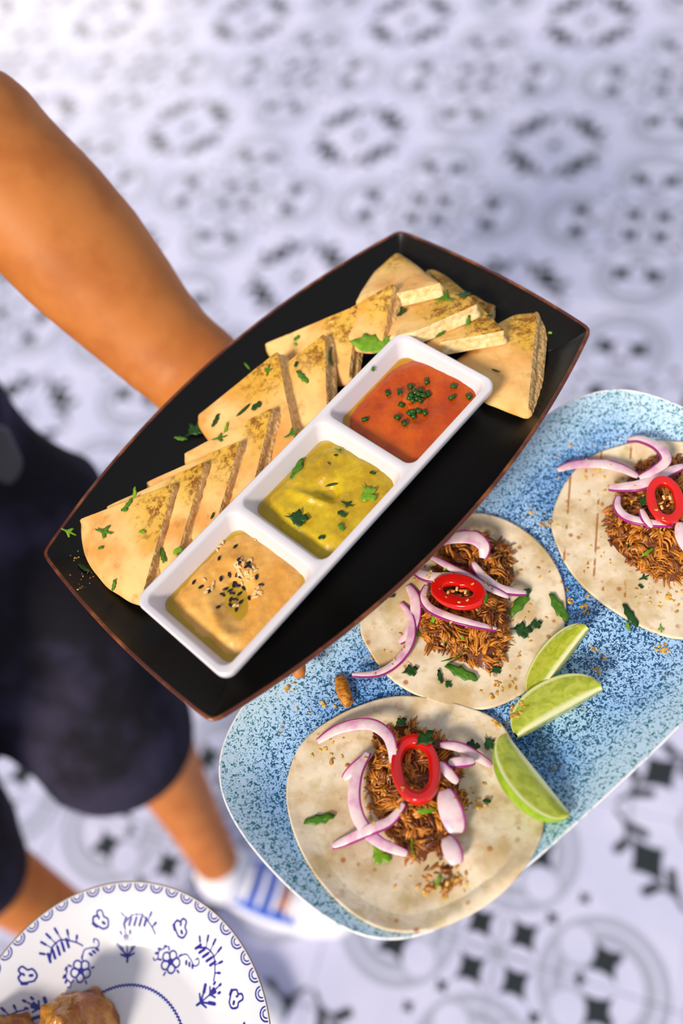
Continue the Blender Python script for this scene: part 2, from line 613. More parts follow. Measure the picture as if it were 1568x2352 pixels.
# ------------------------------------------------------------------ floor
def build_floor():
    o, a, S = TILE['o'], TILE['a'], TILE['s']
    fl = obj('floor', [(-3.5, -2.5, -.014), (4.5, -2.5, -.014), (4.5, 7.5, -.014), (-3.5, 7.5, -.014),
                       (-3.5, -2.5, -.003), (4.5, -2.5, -.003), (4.5, 7.5, -.003), (-3.5, 7.5, -.003)],
             [(3, 2, 1, 0), (4, 5, 6, 7), (0, 1, 5, 4), (1, 2, 6, 5), (2, 3, 7, 6), (3, 0, 4, 7)], MT['grout'], smooth=False)
    fl['kind'] = 'structure'
    h = S / 2 - .0007
    b = .0012
    tv = [(-h, -h, -.012), (h, -h, -.012), (h, h, -.012), (-h, h, -.012),
          (-h, -h, -b), (h, -h, -b), (h, h, -b), (-h, h, -b),
          (-h + b, -h + b, 0), (h - b, -h + b, 0), (h - b, h - b, 0), (-h + b, h - b, 0)]
    tf = [(8, 9, 10, 11)] + [(i, (i + 1) % 4, (i + 1) % 4 + 4, i + 4) for i in range(4)] + [(i + 4, (i + 1) % 4 + 4, (i + 1) % 4 + 8, i + 8) for i in range(4)]
    me = mesh('tile', tv, tf, smooth=False)
    me.materials.append(MT['tile'])
    cells = []
    for i in range(-16, 22):
        for j in range(-14, 30):
            lx, ly = (i + .5) * S, (j + .5) * S
            c = np.array([o[0] + lx * math.cos(a) - ly * math.sin(a), o[1] + lx * math.sin(a) + ly * math.cos(a), 0])
            if not (-3.3 < c[0] < 4.3 and -2.3 < c[1] < 7.3):
                continue
            v = c - EYE
            zc = float(v @ FWD)
            if zc > .2:
                X_, Y_ = CX + F_PX * float(v @ CR) / zc, CY + F_PX * float(v @ CD) / zc
                out = max(-X_, X_ - 1568, -Y_, Y_ - 2352, 0)
            else:
                out = 9e9
            cells.append((out > 190, out if out > 190 else zc, c))
    cells.sort(key=lambda k: (k[0], k[1]))
    base = np.array(world_loc(fl))
    rest_v, rest_f = [], []
    for k, (_, _, c) in enumerate(cells):
        if k < 296:
            t = bpy.data.objects.new('tile', me)
            t.parent = fl
            t.location = Vector(c - base)
            t.rotation_euler = (0, 0, a)
            COL.objects.link(t)
        else:
            n0 = len(rest_v)
            for vx, vy, vz in tv:
                rest_v.append((c[0] + vx * math.cos(a) - vy * math.sin(a), c[1] + vx * math.sin(a) + vy * math.cos(a), vz))
            rest_f += [tuple(q + n0 for q in f_) for f_ in tf]
    r = obj('outer_tiles', rest_v, rest_f, MT['tile'], fl, smooth=False)
    r['kind'] = 'stuff'


build_floor()

# ------------------------------------------------------------------ black tray
ZT = 1.120                    # rim of the tray
ZB = ZT - .014                # its inner base
TANG = 0.5158
U = np.array([math.cos(TANG), math.sin(TANG), 0])
Vv = np.array([U[1], -U[0], 0])       # towards the near right long side
TC = P(734, 1010, ZT)
tl, tw = .329, .1617
tray_out = bowed_quad([TC - U * tl / 2 - Vv * tw / 2, TC + U * tl / 2 - Vv * tw / 2, TC + U * tl / 2 + Vv * tw / 2, TC - U * tl / 2 + Vv * tw / 2],
                      (.0258, .0050, .0258, .0050), .0038)
tray = thing('serving_tray', 'long black glazed serving tray with a brown rim, holding pita and dips', 'tray', (TC[0], TC[1], ZT - .024))
rings = vessel(tray_out, [(.0022, ZT - .0002), (.0035, ZT - .0016), (.008, ZT - .0055), (.014, ZT - .0095), (.020, ZT - .0125), (.026, ZB), (.034, ZB), (.05, ZB)])
v, f = loft(rings, True, False, True)
obj('tray_body', v, f, MT['tray'], tray)
rings = vessel(tray_out, [(.0024, ZT - .0004), (.0012, ZT + .0004), (.0002, ZT), (0, ZT - .0012), (.0012, ZT - .0045), (.004, ZT - .009), (.012, ZT - .017), (.022, ZT - .0215), (.024, ZT - .024), (.03, ZT - .024), (.05, ZT - .0225)])
v, f = loft(rings, True, False, True)
obj('tray_rim', v, [q[::-1] for q in f], MT['tray_rim'], tray)['label'] = 'glossy brown rim and underside'

# ------------------------------------------------------------------ three-cup dish
ZD = ZB + .0275               # rim of the dish
dq = [P(x, y, ZD) for x, y in ((304, 1377), (918, 759), (1144, 873), (517, 1566))]
DC = np.mean(dq, axis=0)
DU = (dq[1] - dq[0]) + (dq[2] - dq[3]); DU[2] = 0; DU /= np.linalg.norm(DU)
DV = np.array([DU[1], -DU[0], 0])
DL = (np.linalg.norm(dq[1] - dq[0]) + np.linalg.norm(dq[2] - dq[3])) / 2
DW = (np.linalg.norm(dq[3] - dq[0]) + np.linalg.norm(dq[2] - dq[1])) / 2


def rrect(cx, cy, hx, hy, r, n=10):
    pts = []
    for k, (sx, sy) in enumerate(((1, 1), (-1, 1), (-1, -1), (1, -1))):
        for i in range(n):
            a = PI / 2 * (k + i / (n - 1))
            pts.append((cx + sx * (hx - r) + r * math.cos(a), cy + sy * (hy - r) + r * math.sin(a)))
    return np.array(pts)


def dish_world(q, z):
    q = np.asarray(q)
    return DC[None, :2] * 1.0 + q[:, :1] * DU[None, :2] + q[:, 1:2] * DV[None, :2], z


def dw(q, z):
    xy, _ = dish_world(q, z)
    return np.c_[xy, np.full(len(xy), z) if np.isscalar(z) else z]


RIM, DIV = .0040, .0046
CUPW = (DL - 2 * RIM - 2 * DIV) / 3
cup_c = [(-DL / 2 + RIM + CUPW / 2 + k * (CUPW + DIV), 0) for k in range(3)]   # hummus, green, red
CHX, CHY = CUPW / 2, DW / 2 - RIM


def build_dish():
    t = thing('dip_dish', 'long white porcelain dish of three cups standing on the black tray', 'dish', (DC[0], DC[1], ZB))
    parts = []
    # rim top with three openings
    outer = rrect(0, 0, DL / 2 - .0012, DW / 2 - .0012, .007)
    holes = [rrect(cx, cy, CHX + .0002, CHY + .0002, .0065) for cx, cy in cup_c]
    pts, edges = [], []
    for lp in [outer] + holes:
        n0 = len(pts); n = len(lp)
        pts += [Vector((float(a), float(b))) for a, b in lp]
        edges += [(n0 + i, n0 + (i + 1) % n) for i in range(n)]
    ov, oe, of, _, _, _ = delaunay_2d_cdt(pts, edges, [], 1, 1e-7)
    def inside(c, hx, hy, cx):
        return abs(c[0] - cx) < hx - 1e-5 and abs(c[1]) < hy - 1e-5
    V2 = np.array([(a[0], a[1]) for a in ov])
    def in_poly(pt, poly):
        x, y = pt; r = False; j = len(poly) - 1
        for i in range(len(poly)):
            if (poly[i][1] > y) != (poly[j][1] > y) and x < (poly[j][0] - poly[i][0]) * (y - poly[i][1]) / (poly[j][1] - poly[i][1]) + poly[i][0]:
                r = not r
            j = i
        return r
    F2 = [q for q in of if in_poly(V2[list(q)].mean(axis=0), outer) and not any(in_poly(V2[list(q)].mean(axis=0), h) for h in holes)]
    parts.append((list(dw(V2, ZD)), F2))
    # outer skirt
    sk = [(-.0012, 0), (-.0004, -.0004), (0, -.0014), (-.0002, -.0050), (-.0012, -.0066)]
    parts.append(loft([dw(rrect(0, 0, DL / 2 + a, DW / 2 + a, .0075 + a * .5), ZD + b) for a, b in sk][::1]))
    for cx, cy in cup_c:
        prof_in = [(.0002, 0, .0065), (-.0006, -.0006, .0063), (-.0012, -.002, .006), (-.0058, -.015, .0065), (-.0085, -.0205, .008), (-.0125, -.0228, .010), (-.018, -.0234, .010)]
        rg = [dw(rrect(cx, cy, CHX + a, CHY + a, r), ZD + b) for a, b, r in prof_in]
        v, f_ = loft(rg, True, False, True)
        parts.append((v, [q[::-1] for q in f_]))
        prof_out = [(.0022, -.0062, .007), (.0012, -.010, .0075), (-.003, -.019, .009), (-.008, -.0255, .011), (-.010, -.0275, .011), (-.018, -.0275, .011)]
        rg = [dw(rrect(cx, cy, CHX + a, CHY + a, r), ZD + b) for a, b, r in prof_out]
        parts.append(loft(rg, True, False, True))
    v, f_ = join(parts)
    ob = obj('dish_body', v, f_, MT['dish'], t)
    bm_fix(ob)


def bm_fix(ob):
    import bmesh
    bm = bmesh.new(); bm.from_mesh(ob.data)
    bmesh.ops.remove_doubles(bm, verts=bm.verts, dist=1e-5)
    bmesh.ops.recalc_face_normals(bm, faces=bm.faces)
    bm.to_mesh(ob.data); bm.free()


build_dish()


# ------------------------------------------------------------------ dips
def dip_surface(k, zlev, hf, n=64, grow=.0006):
    cx, cy = cup_c[k]
    frac = (ZD - zlev) / .0235
    hx, hy = CHX - .0012 - .0055 * frac + grow, CHY - .0012 - .0055 * frac + grow
    V, Fc = [], []
    for j in range(n + 1):
        for i in range(n + 1):
            a, b = -1 + 2 * i / n, -1 + 2 * j / n
            # round the corners of the square grid
            ka = 1 - .5 * .16 * max(0, abs(b) - .72) / .28 * abs(a) ** 8
            kb = 1 - .5 * .16 * max(0, abs(a) - .72) / .28 * abs(b) ** 8
            xx, yy = cx + a * ka * hx, cy + b * kb * hy
            e = max(abs(a), abs(b))
            h = hf(a, b)
            q = dw([(xx, yy)], zlev + h)[0]
            V.append(q)
    for j in range(n):
        for i in range(n):
            c = j * (n + 1) + i
            Fc.append((c, c + 1, c + n + 2, c + n + 1))
    return V, Fc


def sm(x, a, b):
    t = min(max((x - a) / (b - a), 0), 1)
    return t * t * (3 - 2 * t)


def hum_h(a, b):
    e = max(abs(a), abs(b))
    p = (a, b, .3)
    r = ((abs(a - .09) ** 4 + abs(b - .04) ** 4) ** .25)
    h = .0046 * (1 - sm(r, .70, 1.10)) - .0030
    # spoon swirl: a groove spiralling to a pool beside the centre
    d = math.hypot((a + .10) + .35 * (b - .15), (b - .15) * .62)
    h -= .0062 * math.exp(-(d / .27) ** 2)
    h += .0022 * math.exp(-((d - .46) / .11) ** 2) * (0.6 + .4 * math.cos(math.atan2(b, a) * 2 + 1))
    h += .0011 * nz(p, 2.6, 4) + .0005 * nz(p, 8, 2)
    return h


def grn_h(a, b):
    p = (a, b, 1.3)
    r = ((abs(a - .08) ** 3.4 + abs(b - .12) ** 3.4) ** (1 / 3.4))
    h = .0058 * (1 - sm(r, .74, 1.14)) - .0032
    d = math.hypot(a - .12, b + .02)
    h -= .0050 * math.exp(-(((a - .10) / .20) ** 2 + ((b - .05) / .26) ** 2))
    h += .0040 * math.exp(-(((a + .16 - .25 * b) / .09) ** 2 + ((b + .1) / .42) ** 2))
    h += .0030 * math.exp(-(((a - .34) / .22) ** 2 + ((b + .22) / .12) ** 2))
    h += .0018 * nz(p, 2.3, 1) + .0007 * nz(p, 7, 5)
    return h


def red_h(a, b):
    p = (a, b, 2.3)
    r = ((abs(a - .02) ** 3.6 + abs(b - .24) ** 3.6) ** (1 / 3.6))
    h = .0034 * (1 - sm(r, .92, 1.22)) - .0018
    d = math.hypot(a - .05, b - .05)
    h += .0011 * math.sin(d * 9 + math.atan2(b, a)) * (1 - sm(d, .3, .9))
    h += .0022 * math.exp(-(((a - .16) / .18) ** 2 + ((b + .12) / .07) ** 2))
    h += .0007 * nz(p, 2.5, 8) + .0003 * nz(p, 8, 5)
    return h


DIPS = []
for k, (nm, lab, mt, zl, hf, oilm, oz) in enumerate((
        ('hummus', 'beige hummus with an oil pool and sesame in the near cup of the white dish', 'hummus', ZD - .0098, hum_h, 'oil', -.0016),
        ('green_dip', 'yellow-green dip with herb leaves in the middle cup of the white dish', 'green_dip', ZD - .0098, grn_h, 'oil', -.0014),
        ('red_dip', 'orange-red dip with chopped chives in the far cup of the white dish', 'red_dip', ZD - .0098, red_h, 'oil_red', -.0013))):
    v, f = dip_surface(k, zl, hf)
    arr = np.array(v)
    t = thing(nm, lab, 'dip', (arr[:, 0].mean(), arr[:, 1].mean(), arr[:, 2].min()))
    obj('dip_paste', v, f, MT[mt], t)
    v, f = dip_surface(k, zl + oz, lambda a, b: .00025 * sm(max(abs(a), abs(b)), .9, 1), n=24, grow=.0007)
    obj('oil_pool', v, f, MT[oilm], t)['label'] = 'olive oil pooled around the dip'


# ------------------------------------------------------------------ pita wedges
def pita(label, outline, plane, thick=.0085, crumb='crumb', seed=0.0, round_=.0016, skew=.0035):
    """outline: (px, py, kind of the edge that follows: 'cut' or 'crust' or 'arc'); plane: three (px, py, z) of the top side"""
    a, b, c = [P(*q) for q in plane]
    n = np.cross(b - a, c - a); n /= np.linalg.norm(n)
    if n[2] < 0: n = -n
    pts = [ray_plane(x, y, a, n) for x, y, _ in outline]
    e1 = pts[0] - pts[1]; e1 /= np.linalg.norm(e1); e2 = np.cross(n, e1)
    o0 = np.mean(pts, axis=0)
    q2 = [np.array([(p - o0) @ e1, (p - o0) @ e2]) for p in pts]
    dense, kinds = [], []
    m = len(q2)
    for i in range(m):
        s, t_, kd = q2[i], q2[(i + 1) % m], outline[i][2]
        if kd == 'arc':
            cen = q2[0]
            r0, r1 = np.linalg.norm(s - cen), np.linalg.norm(t_ - cen)
            a0, a1 = math.atan2(*(s - cen)[::-1]), math.atan2(*(t_ - cen)[::-1])
            while a1 - a0 > PI: a1 -= 2 * PI
            while a1 - a0 < -PI: a1 += 2 * PI
            for k in range(30):
                u_ = k / 30; aa = a0 + (a1 - a0) * u_; rr = r0 + (r1 - r0) * u_
                dense.append(cen + rr * np.array([math.cos(aa), math.sin(aa)])); kinds.append(1)
        else:
            nn = 26
            for k in range(nn):
                dense.append(s + (t_ - s) * k / nn); kinds.append(0 if kd == 'cut' else 1)
    dense = np.array(dense); kinds = np.array(kinds, float)
    N = 132
    dd = resample(np.c_[dense, kinds * 1e-6], N)
    kk = (dd[:, 2] * 1e6)
    d2 = gsmooth(dd[:, :2], round_)
    nr = normals2(d2)
    cut = kk < .5
    kf = kk.clip(0, 1)
    # gentle waviness of the crust side
    wob = np.array([nz((p[0], p[1], seed), 60, seed) for p in d2]) * .0012
    d2 = d2 + nr * (wob * (.3 + .7 * kf))[:, None]
    cen = d2.mean(axis=0)
    ss = [1.0, .992, .97, .92, .82, .66, .46, .24]
    H = thick / 2
    def put(q, h):
        return o0 + q[0] * e1 + q[1] * e2 + n * (h - H)
    def hh(i, s):
        c_ = .50 * kf[i] + .07 * (1 - kf[i])
        return H * (1 - c_ * s ** 7)
    V, Fc, dust = [], [], []
    for sgn in (1, -1):
        n0 = len(V)
        for s in ss:
            for i in range(N):
                q = cen + (d2[i] + (nr[i] * skew * (1 - kf[i]) if sgn < 0 else 0) - cen) * s
                bmp = (.0011 * nz((q[0], q[1], seed), 45, seed) + .0005 * nz((q[0], q[1], seed), 130, seed)) * min(1, (1 - s) * 8 + .15)
                V.append(put(q, sgn * hh(i, s) + bmp))
                dust.append(max(0.0, 1 - np.linalg.norm(q - q2[0]) / .060) if sgn > 0 else 0)
        V.append(put(cen, sgn * H)); dust.append(.3 if sgn > 0 else 0)
        for k in range(len(ss) - 1):
            for i in range(N):
                a_, b_ = n0 + k * N + i, n0 + k * N + (i + 1) % N
                qd = (a_, b_, b_ + N, a_ + N)
                Fc.append(qd if sgn > 0 else qd[::-1])
        for i in range(N):
            qd = (n0 + (len(ss) - 1) * N + i, n0 + (len(ss) - 1) * N + (i + 1) % N, n0 + len(ss) * N)
            Fc.append(qd if sgn > 0 else qd[::-1])
    half = len(ss) * N + 1
    rows = [1, .72, .40, .12, -.12, -.40, -.72, -1]
    wall = []
    for r in rows:
        row = []
        for i in range(N):
            if r in (1, -1):
                row.append(put(d2[i] + nr[i] * (skew * (1 - kf[i]) if r < 0 else 0), r * hh(i, 1.0)))
            else:
                ofs = kf[i] * .0022 * (1 - r * r) + skew * (1 - kf[i]) * (1 - r) / 2
                if kf[i] < .5:
                    ofs += -.0011 * math.exp(-(r / .22) ** 2) + .0008 * nz((d2[i][0], d2[i][1], r * .01), 260, seed)
                row.append(put(d2[i] + nr[i] * ofs, r * hh(i, 1.0)))
        wall.append(row)
    wv = [p for row in wall for p in row]
    fc, fk = [], []
    for k in range(len(rows) - 1):
        for i in range(N):
            a_, b_ = k * N + i, k * N + (i + 1) % N
            qd = (a_, a_ + N, b_ + N, b_)
            (fc if cut[i] and cut[(i + 1) % N] else fk).append(qd)
    nv = len(V)
    V2 = V + wv
    F2 = Fc + [tuple(j + nv for j in qd) for qd in fk]
    low = np.array(V)[np.argmin(np.array(V)[:, 2])]
    t = thing('pita_wedge', label, 'pita bread', (o0[0], o0[1], low[2]), 'toasted pita wedges on the black tray')
    ob = obj('crust', V2, F2, MT['crust'], t)
    at = ob.data.attributes.new('dust', 'FLOAT', 'POINT')
    at.data.foreach_set('value', [float(x_) for x_ in dust] + [0.25] * len(wv))
    used = sorted({j for qd in fc for j in qd})
    mp = {j: i for i, j in enumerate(used)}
    if fc:
        obj('cut_face', [wv[j] for j in used], [tuple(mp[j] for j in qd) for qd in fc], MT[crumb], t)['label'] = 'porous cut side of the wedge'
    return t


def row_wedge(label, T, E1, E2, zt=.0265, z1=.0115, z2=.0130, seed=0, thick=.0108):
    return pita(label, [(*T, 'cut'), (*E2, 'arc'), (*E1, 'cut')], [(*T, ZB + zt), (*E1, ZB + z1), (*E2, ZB + z2)], seed=seed, thick=thick)


row_wedge('pita wedge nearest the pointed corner of the tray, first and topmost of the row', (398, 1110), (180, 1193), (322, 1378), seed=1)
row_wedge('second pita wedge from the near end of the row', (470, 1060), (242, 1164), (392, 1320), seed=2)
row_wedge('third pita wedge from the near end of the row', (550, 1012), (332, 1108), (478, 1262), seed=3)
row_wedge('fourth pita wedge from the near end, with brown spice along its upper edge', (626, 935), (420, 1042), (556, 1200), seed=4)
row_wedge('fifth and widest pita wedge of the row, reaching furthest towards the forearm', (636, 806), (452, 955), (690, 1085), seed=5, zt=.0285)
row_wedge('sixth pita wedge from the near end, spotted brown, leaning on the one behind', (744, 765), (575, 900), (752, 1000), seed=6, zt=.0295)
row_wedge('seventh pita wedge from the near end, its pale corner pointing at the forearm', (822, 699), (606, 790), (799, 868), seed=7, zt=.0305)
row_wedge('eighth pita wedge of the row, next to the far heap of pita', (903, 650), (735, 745), (876, 792), seed=8, zt=.038, z1=.022, z2=.024)
# far heap
def c3(x, y): return (780 + x / 2.613, 520 + y / 2.613)
def heap(label, pts, plane, seed, crumb='crumb_pale', thick=.0098, round_=.0016, skew=.0015):
    return pita(label, [(*c3(x, y), k) for x, y, k in pts], [(*c3(x, y), ZB + z) for x, y, z in plane], seed=seed, crumb=crumb, thick=thick, round_=round_, skew=skew)
heap('large flat pita wedge alone at the far right end of the tray', [(1182, 503, 'cut'), (1128, 1112, 'crust'), (885, 1022, 'crust'), (700, 800, 'crust'), (960, 572, 'crust'), (1060, 520, 'crust')],
     [(1182, 503, .0125), (1128, 1112, .0125), (720, 790, .011)], 21, crumb='crumb', skew=.0072)
heap('pita wedge half hidden behind the far heap, only its upper edge showing', [(770, 392, 'cut'), (745, 480, 'cut'), (560, 470, 'crust'), (600, 330, 'crust'), (520, 245, 'crust'), (560, 240, 'crust')],
     [(540, 245, .011), (770, 392, .011), (560, 470, .0135)], 22)
heap('small pita corner peeking out at the back of the far heap', [(925, 462, 'cut'), (905, 520, 'cut'), (800, 540, 'crust'), (740, 460, 'crust'), (790, 395, 'crust'), (865, 442, 'crust')],
     [(925, 462, .010), (905, 520, .010), (740, 460, .010)], 23)
heap('lowest of the three stacked pita wedges in the far heap, cut edge towards the dish', [(992, 622, 'cut'), (590, 695, 'crust'), (520, 690, 'crust'), (560, 560, 'crust'), (830, 470, 'cut')],
     [(992, 622, .0235), (560, 690, .0215), (700, 500, .0150)], 24)
heap('middle of the three stacked pita wedges in the far heap, topped by a herb sprig', [(826, 462, 'cut'), (440, 632, 'cut'), (290, 662, 'crust'), (300, 500, 'crust'), (560, 340, 'crust'), (740, 392, 'cut')],
     [(826, 462, .0300), (300, 655, .0270), (560, 350, .0200)], 25)
heap('topmost pita wedge of the far heap, its tip pointing away from the dish', [(340, 138, 'crust'), (480, 240, 'crust'), (612, 336, 'cut'), (318, 405, 'crust'), (100, 425, 'crust'), (215, 240, 'crust')],
     [(340, 138, .0145), (612, 336, .0330), (200, 405, .0300)], 26)


# ------------------------------------------------------------------ blue platter
ZR = 1.065
pq = [P(x, y, ZR) for x, y in ((421, 1766), (891, 2259), (1997, 1192), (1400, 839))]
plat_out = bowed_quad(pq, (.0056, .0094, .0041, .0149), .041, n=320)
PPROF = [(.0, 0.0), (.0010, .0004), (.003, -.0006), (.010, -.0050), (.020, -.0105), (.030, -.0145), (.040, -.0168), (.050, -.0178)]
PC = plat_out.mean(axis=0)


def plat_h(x, y):
    d = np.hypot(plat_out[:, 0] - x, plat_out[:, 1] - y).min()
    j, inside = len(plat_out) - 1, False
    A = plat_out
    yi, yj = A[:, 1], np.roll(A[:, 1], 1)
    xi, xj = A[:, 0], np.roll(A[:, 0], 1)
    c = ((yi > y) != (yj > y)) & (x < (xj - xi) * (y - yi) / (yj - yi + 1e-12) + xi)
    if c.sum() % 2 == 0:
        return ZR - .001
    return ZR + float(np.interp(d, [p[0] for p in PPROF], [p[1] for p in PPROF]))


platter = thing('oblong_platter', 'large oblong speckled blue platter with rounded ends carrying three tacos and limes', 'platter', (PC[0], PC[1], ZR - .024))
rings = vessel(plat_out, [(a, ZR + b) for a, b in PPROF[1:]])
c_ = rings[-1].mean(axis=0)
for k in (.8, .55, .3):
    q_ = c_ + (rings[7 - 1] - c_) * k
    rings.append(np.c_[q_[:, :2], np.full(len(q_), ZR - .0181)])
v, f = loft(rings, True, False, True)
ob = obj('platter_body', v, f, MT['platter'], platter)
rv = []
for a, b in PPROF[1:] + [(.1, 0)] * 3:
    rv += [max(0.0, 1 - a / .045)] * len(plat_out)
ob.data.attributes.new('rim', 'FLOAT', 'POINT').data.foreach_set('value', rv + [0.0])
rings = vessel(plat_out, [(.0014, ZR + .0002), (.0010, ZR + .0006), (.0003, ZR + .0005), (0, ZR - .0006), (.0006, ZR - .002), (.006, ZR - .0075), (.020, ZR - .0155), (.036, ZR - .0215), (.040, ZR - .024), (.044, ZR - .024), (.05, ZR - .0225)])
v, f = loft(rings, True, False, True)
obj('platter_rim', v, [q[::-1] for q in f], MT['platter_rim'], platter)['label'] = 'pale glazed rim and underside'


def on_plat(x, y, h=0.0):
    z = ZR - .016
    for _ in range(4):
        p = P(x, y, z + h)
        z = plat_h(p[0], p[1])
    return P(x, y, z + h)


# ------------------------------------------------------------------ tortillas
TORT = []


def tortilla(label, px_out, mat, seed, lift=.0022):
    """px_out: control points of its outline in the photograph"""
    out = np.array([on_plat(x, y, .004)[:2] for x, y in px_out])
    out = np.array(catmull(out, 12, True))
    out = gsmooth(resample(out, 160), .003)
    c = out.mean(axis=0)
    n = len(out)
    ss = [1.0, .995, .98, .94, .88, .80, .70, .60, .48, .36, .24, .12]
    def top(q, s):
        z = plat_h(q[0], q[1]) + lift
        z += .0013 * nz((q[0], q[1], seed), 26, seed) * s + .0004 * nz((q[0], q[1], seed), 90, seed) + .0007
        return z
    R = []
    for s in ss:
        ring = []
        for i in range(n):
            q = c + (out[i] - c) * s
            ring.append((q[0], q[1], top(q, s) - (.0010 if s == 1.0 else 0)))
        R.append(np.array(ring))
    bot = R[0].copy(); bot[:, 2] -= .0008
    bot2 = R[3].copy(); bot2[:, 2] -= .0022
    v, f_ = loft([bot2, bot] + R, True, True, True)
    ob = tag(obj('tortilla', v, f_, mat), label, 'tortilla', 'tortillas on the blue platter')
    TORT.append((out, c, top))
    return ob


def ell(cx, cy, rx, ry, rot=0, seed=0, amp=.015, n=14):
    r = random.Random(seed)
    return [(cx + rx * (1 + r.uniform(-amp, amp)) * math.cos(a) * math.cos(rot) - ry * math.sin(a) * math.sin(rot),
             cy + rx * math.cos(a) * math.sin(rot) + ry * (1 + r.uniform(-amp, amp)) * math.sin(a)) for a in [2 * PI * i / n for i in range(n)]]


tortilla('flour tortilla with char spots nearest the viewer on the blue platter, largest of three',
         [(655, 1800), (690, 1705), (775, 1640), (880, 1600), (960, 1597), (1060, 1617), (1140, 1650), (1178, 1700), (1215, 1790), (1250, 1880), (1225, 1960), (1165, 2040), (1080, 2100), (980, 2138), (880, 2135), (790, 2085), (715, 2000), (668, 1900)],
         MT['tortilla'], 3)
tortilla('flour tortilla in the middle, partly under the edge of the black tray',
         [(825, 1425), (870, 1290), (960, 1205), (1070, 1175), (1165, 1192), (1245, 1250), (1293, 1335), (1297, 1430), (1262, 1530), (1195, 1595), (1105, 1628), (1000, 1612), (905, 1565), (848, 1495)],
         MT['tortilla'], 8)
tortilla('grill-marked flour tortilla cut off by the right side of the photo',
         [(1266, 1190), (1295, 1110), (1350, 1050), (1430, 1018), (1530, 1008), (1640, 1030), (1730, 1110), (1760, 1230), (1735, 1350), (1660, 1440), (1570, 1466), (1480, 1440), (1385, 1385), (1310, 1310), (1275, 1240)],
         MT['tortilla_grill'], 13)


def tort_z(k, x, y):
    return TORT[k][2]((x, y), .5)


def on_tort(k, x, y, h=0.0):
    z = ZR - .014
    for _ in range(4):
        p = P(x, y, z + h)
        z = tort_z(k, p[0], p[1])
    return P(x, y, z + h)


# ------------------------------------------------------------------ pulled meat
def pork(label, k, px_out, height, nsh, seed):
    r = random.Random(seed)
    out = np.array([on_tort(k, x, y)[:2] for x, y in px_out])
    out = gsmooth(resample(np.array(catmull(out, 8, True)), 90), .003)
    c = out.mean(axis=0)
    parts, shade = [], []
    ss = [1, .93, .8, .62, .42, .2]
    R = []
    def mound(q, s):
        return tort_z(k, q[0], q[1]) + height * (1 - s ** 2.2) * (1 + .45 * nz((q[0], q[1], seed), 55, seed)) + .002 * nz((q[0], q[1], seed), 170, seed) * (s < .99) - .0005
    for s in ss:
        R.append([np.array([*(c + (p - c) * s), mound(c + (p - c) * s, s)]) for p in out])
    v, f_ = loft(R, True, False, True)
    parts.append((v, f_)); shade += [.15] * len(v)  # mound coloured darker, painting shade into the gaps between fibres
    for i in range(int(nsh * 1.25)):      # bundles of parallel fibres
        a = r.uniform(0, 2 * PI); s = math.sqrt(r.random()) * 1.0
        j = int(a / (2 * PI) * 90) % 90
        q = c + (out[j] - c) * s
        z = mound(q, min(s, 1)) + r.uniform(.0002, .0036)
        th = r.gauss(.9, 1.1); L = r.uniform(.005, .014) * (1 if s < .8 else .75)
        dx, dy = math.cos(th), math.sin(th)
        tone = min(1, max(0, r.gauss(.55, .26)))
        bend = r.uniform(-.35, .35) * L; lift = r.uniform(-.25, .25) * L
        nf = r.randint(2, 5); wd = r.uniform(.0006, .0017)
        for k_ in range(nf):
            o_ = (k_ / max(nf - 1, 1) - .5) * 2 * wd; oz = r.uniform(-.0006, .0007) - abs(o_) * .25
            fl = r.uniform(.65, 1.1); sh = r.uniform(-.12, .12) * L; fan = r.uniform(-.10, .10) + o_ * 40
            rad = r.uniform(.00040, .00085)
            path = []
            for t in (0, .2, .4, .6, .8, 1):
                u_ = (t - .5) * fl
                lat = o_ * (1 + .5 * abs(u_)) + bend * u_ * u_ * 3 + fan * u_ * .004 * 3 + .0004 * nz((t * 3, k_, i), 1.3, seed)
                ln = u_ * L + sh
                path.append((q[0] + dx * ln - dy * lat, q[1] + dy * ln + dx * lat,
                             max(z + oz + lift * u_ - .0035 * u_ * u_ * 4 * (L / .012), tort_z(k, q[0], q[1]) + .0005)))
            v, f_ = tube(path, [rad * .5, rad, rad * 1.15, rad * 1.1, rad * .9, rad * .35], 6, r.uniform(.7, 1.0))
            parts.append((v, f_)); shade += [min(1, max(0, tone + r.gauss(0, .12)))] * len(v)
    v, f_ = join(parts)
    ob = tag(obj('pulled_meat', v, f_, MT['pork']), label, 'meat', 'pulled meat on the tacos')
    ob['kind'] = 'stuff'
    ob.data.attributes.new('shade', 'FLOAT', 'POINT').data.foreach_set('value', shade)


pork('heap of shredded brown meat on the near tortilla', 0, [(850, 1720), (880, 1680), (930, 1660), (990, 1680), (1040, 1720), (1060, 1800), (1075, 1870), (1078, 1975), (1050, 2035), (990, 2058), (925, 2025), (890, 1965), (880, 1900), (850, 1860), (838, 1790)], .010, 360, 5)
pork('heap of shredded brown meat on the middle tortilla', 1, [(985, 1290), (1040, 1235), (1110, 1225), (1165, 1260), (1182, 1320), (1160, 1370), (1165, 1420), (1165, 1490), (1130, 1545), (1090, 1530), (1030, 1500), (980, 1485), (960, 1430), (975, 1360)], .011, 380, 9)
pork('heap of shredded brown meat on the grill-marked tortilla', 2, [(1395, 1180), (1425, 1135), (1470, 1060), (1540, 1050), (1620, 1090), (1650, 1190), (1630, 1290), (1570, 1345), (1510, 1330), (1450, 1300), (1410, 1260), (1392, 1215)], .011, 380, 14)


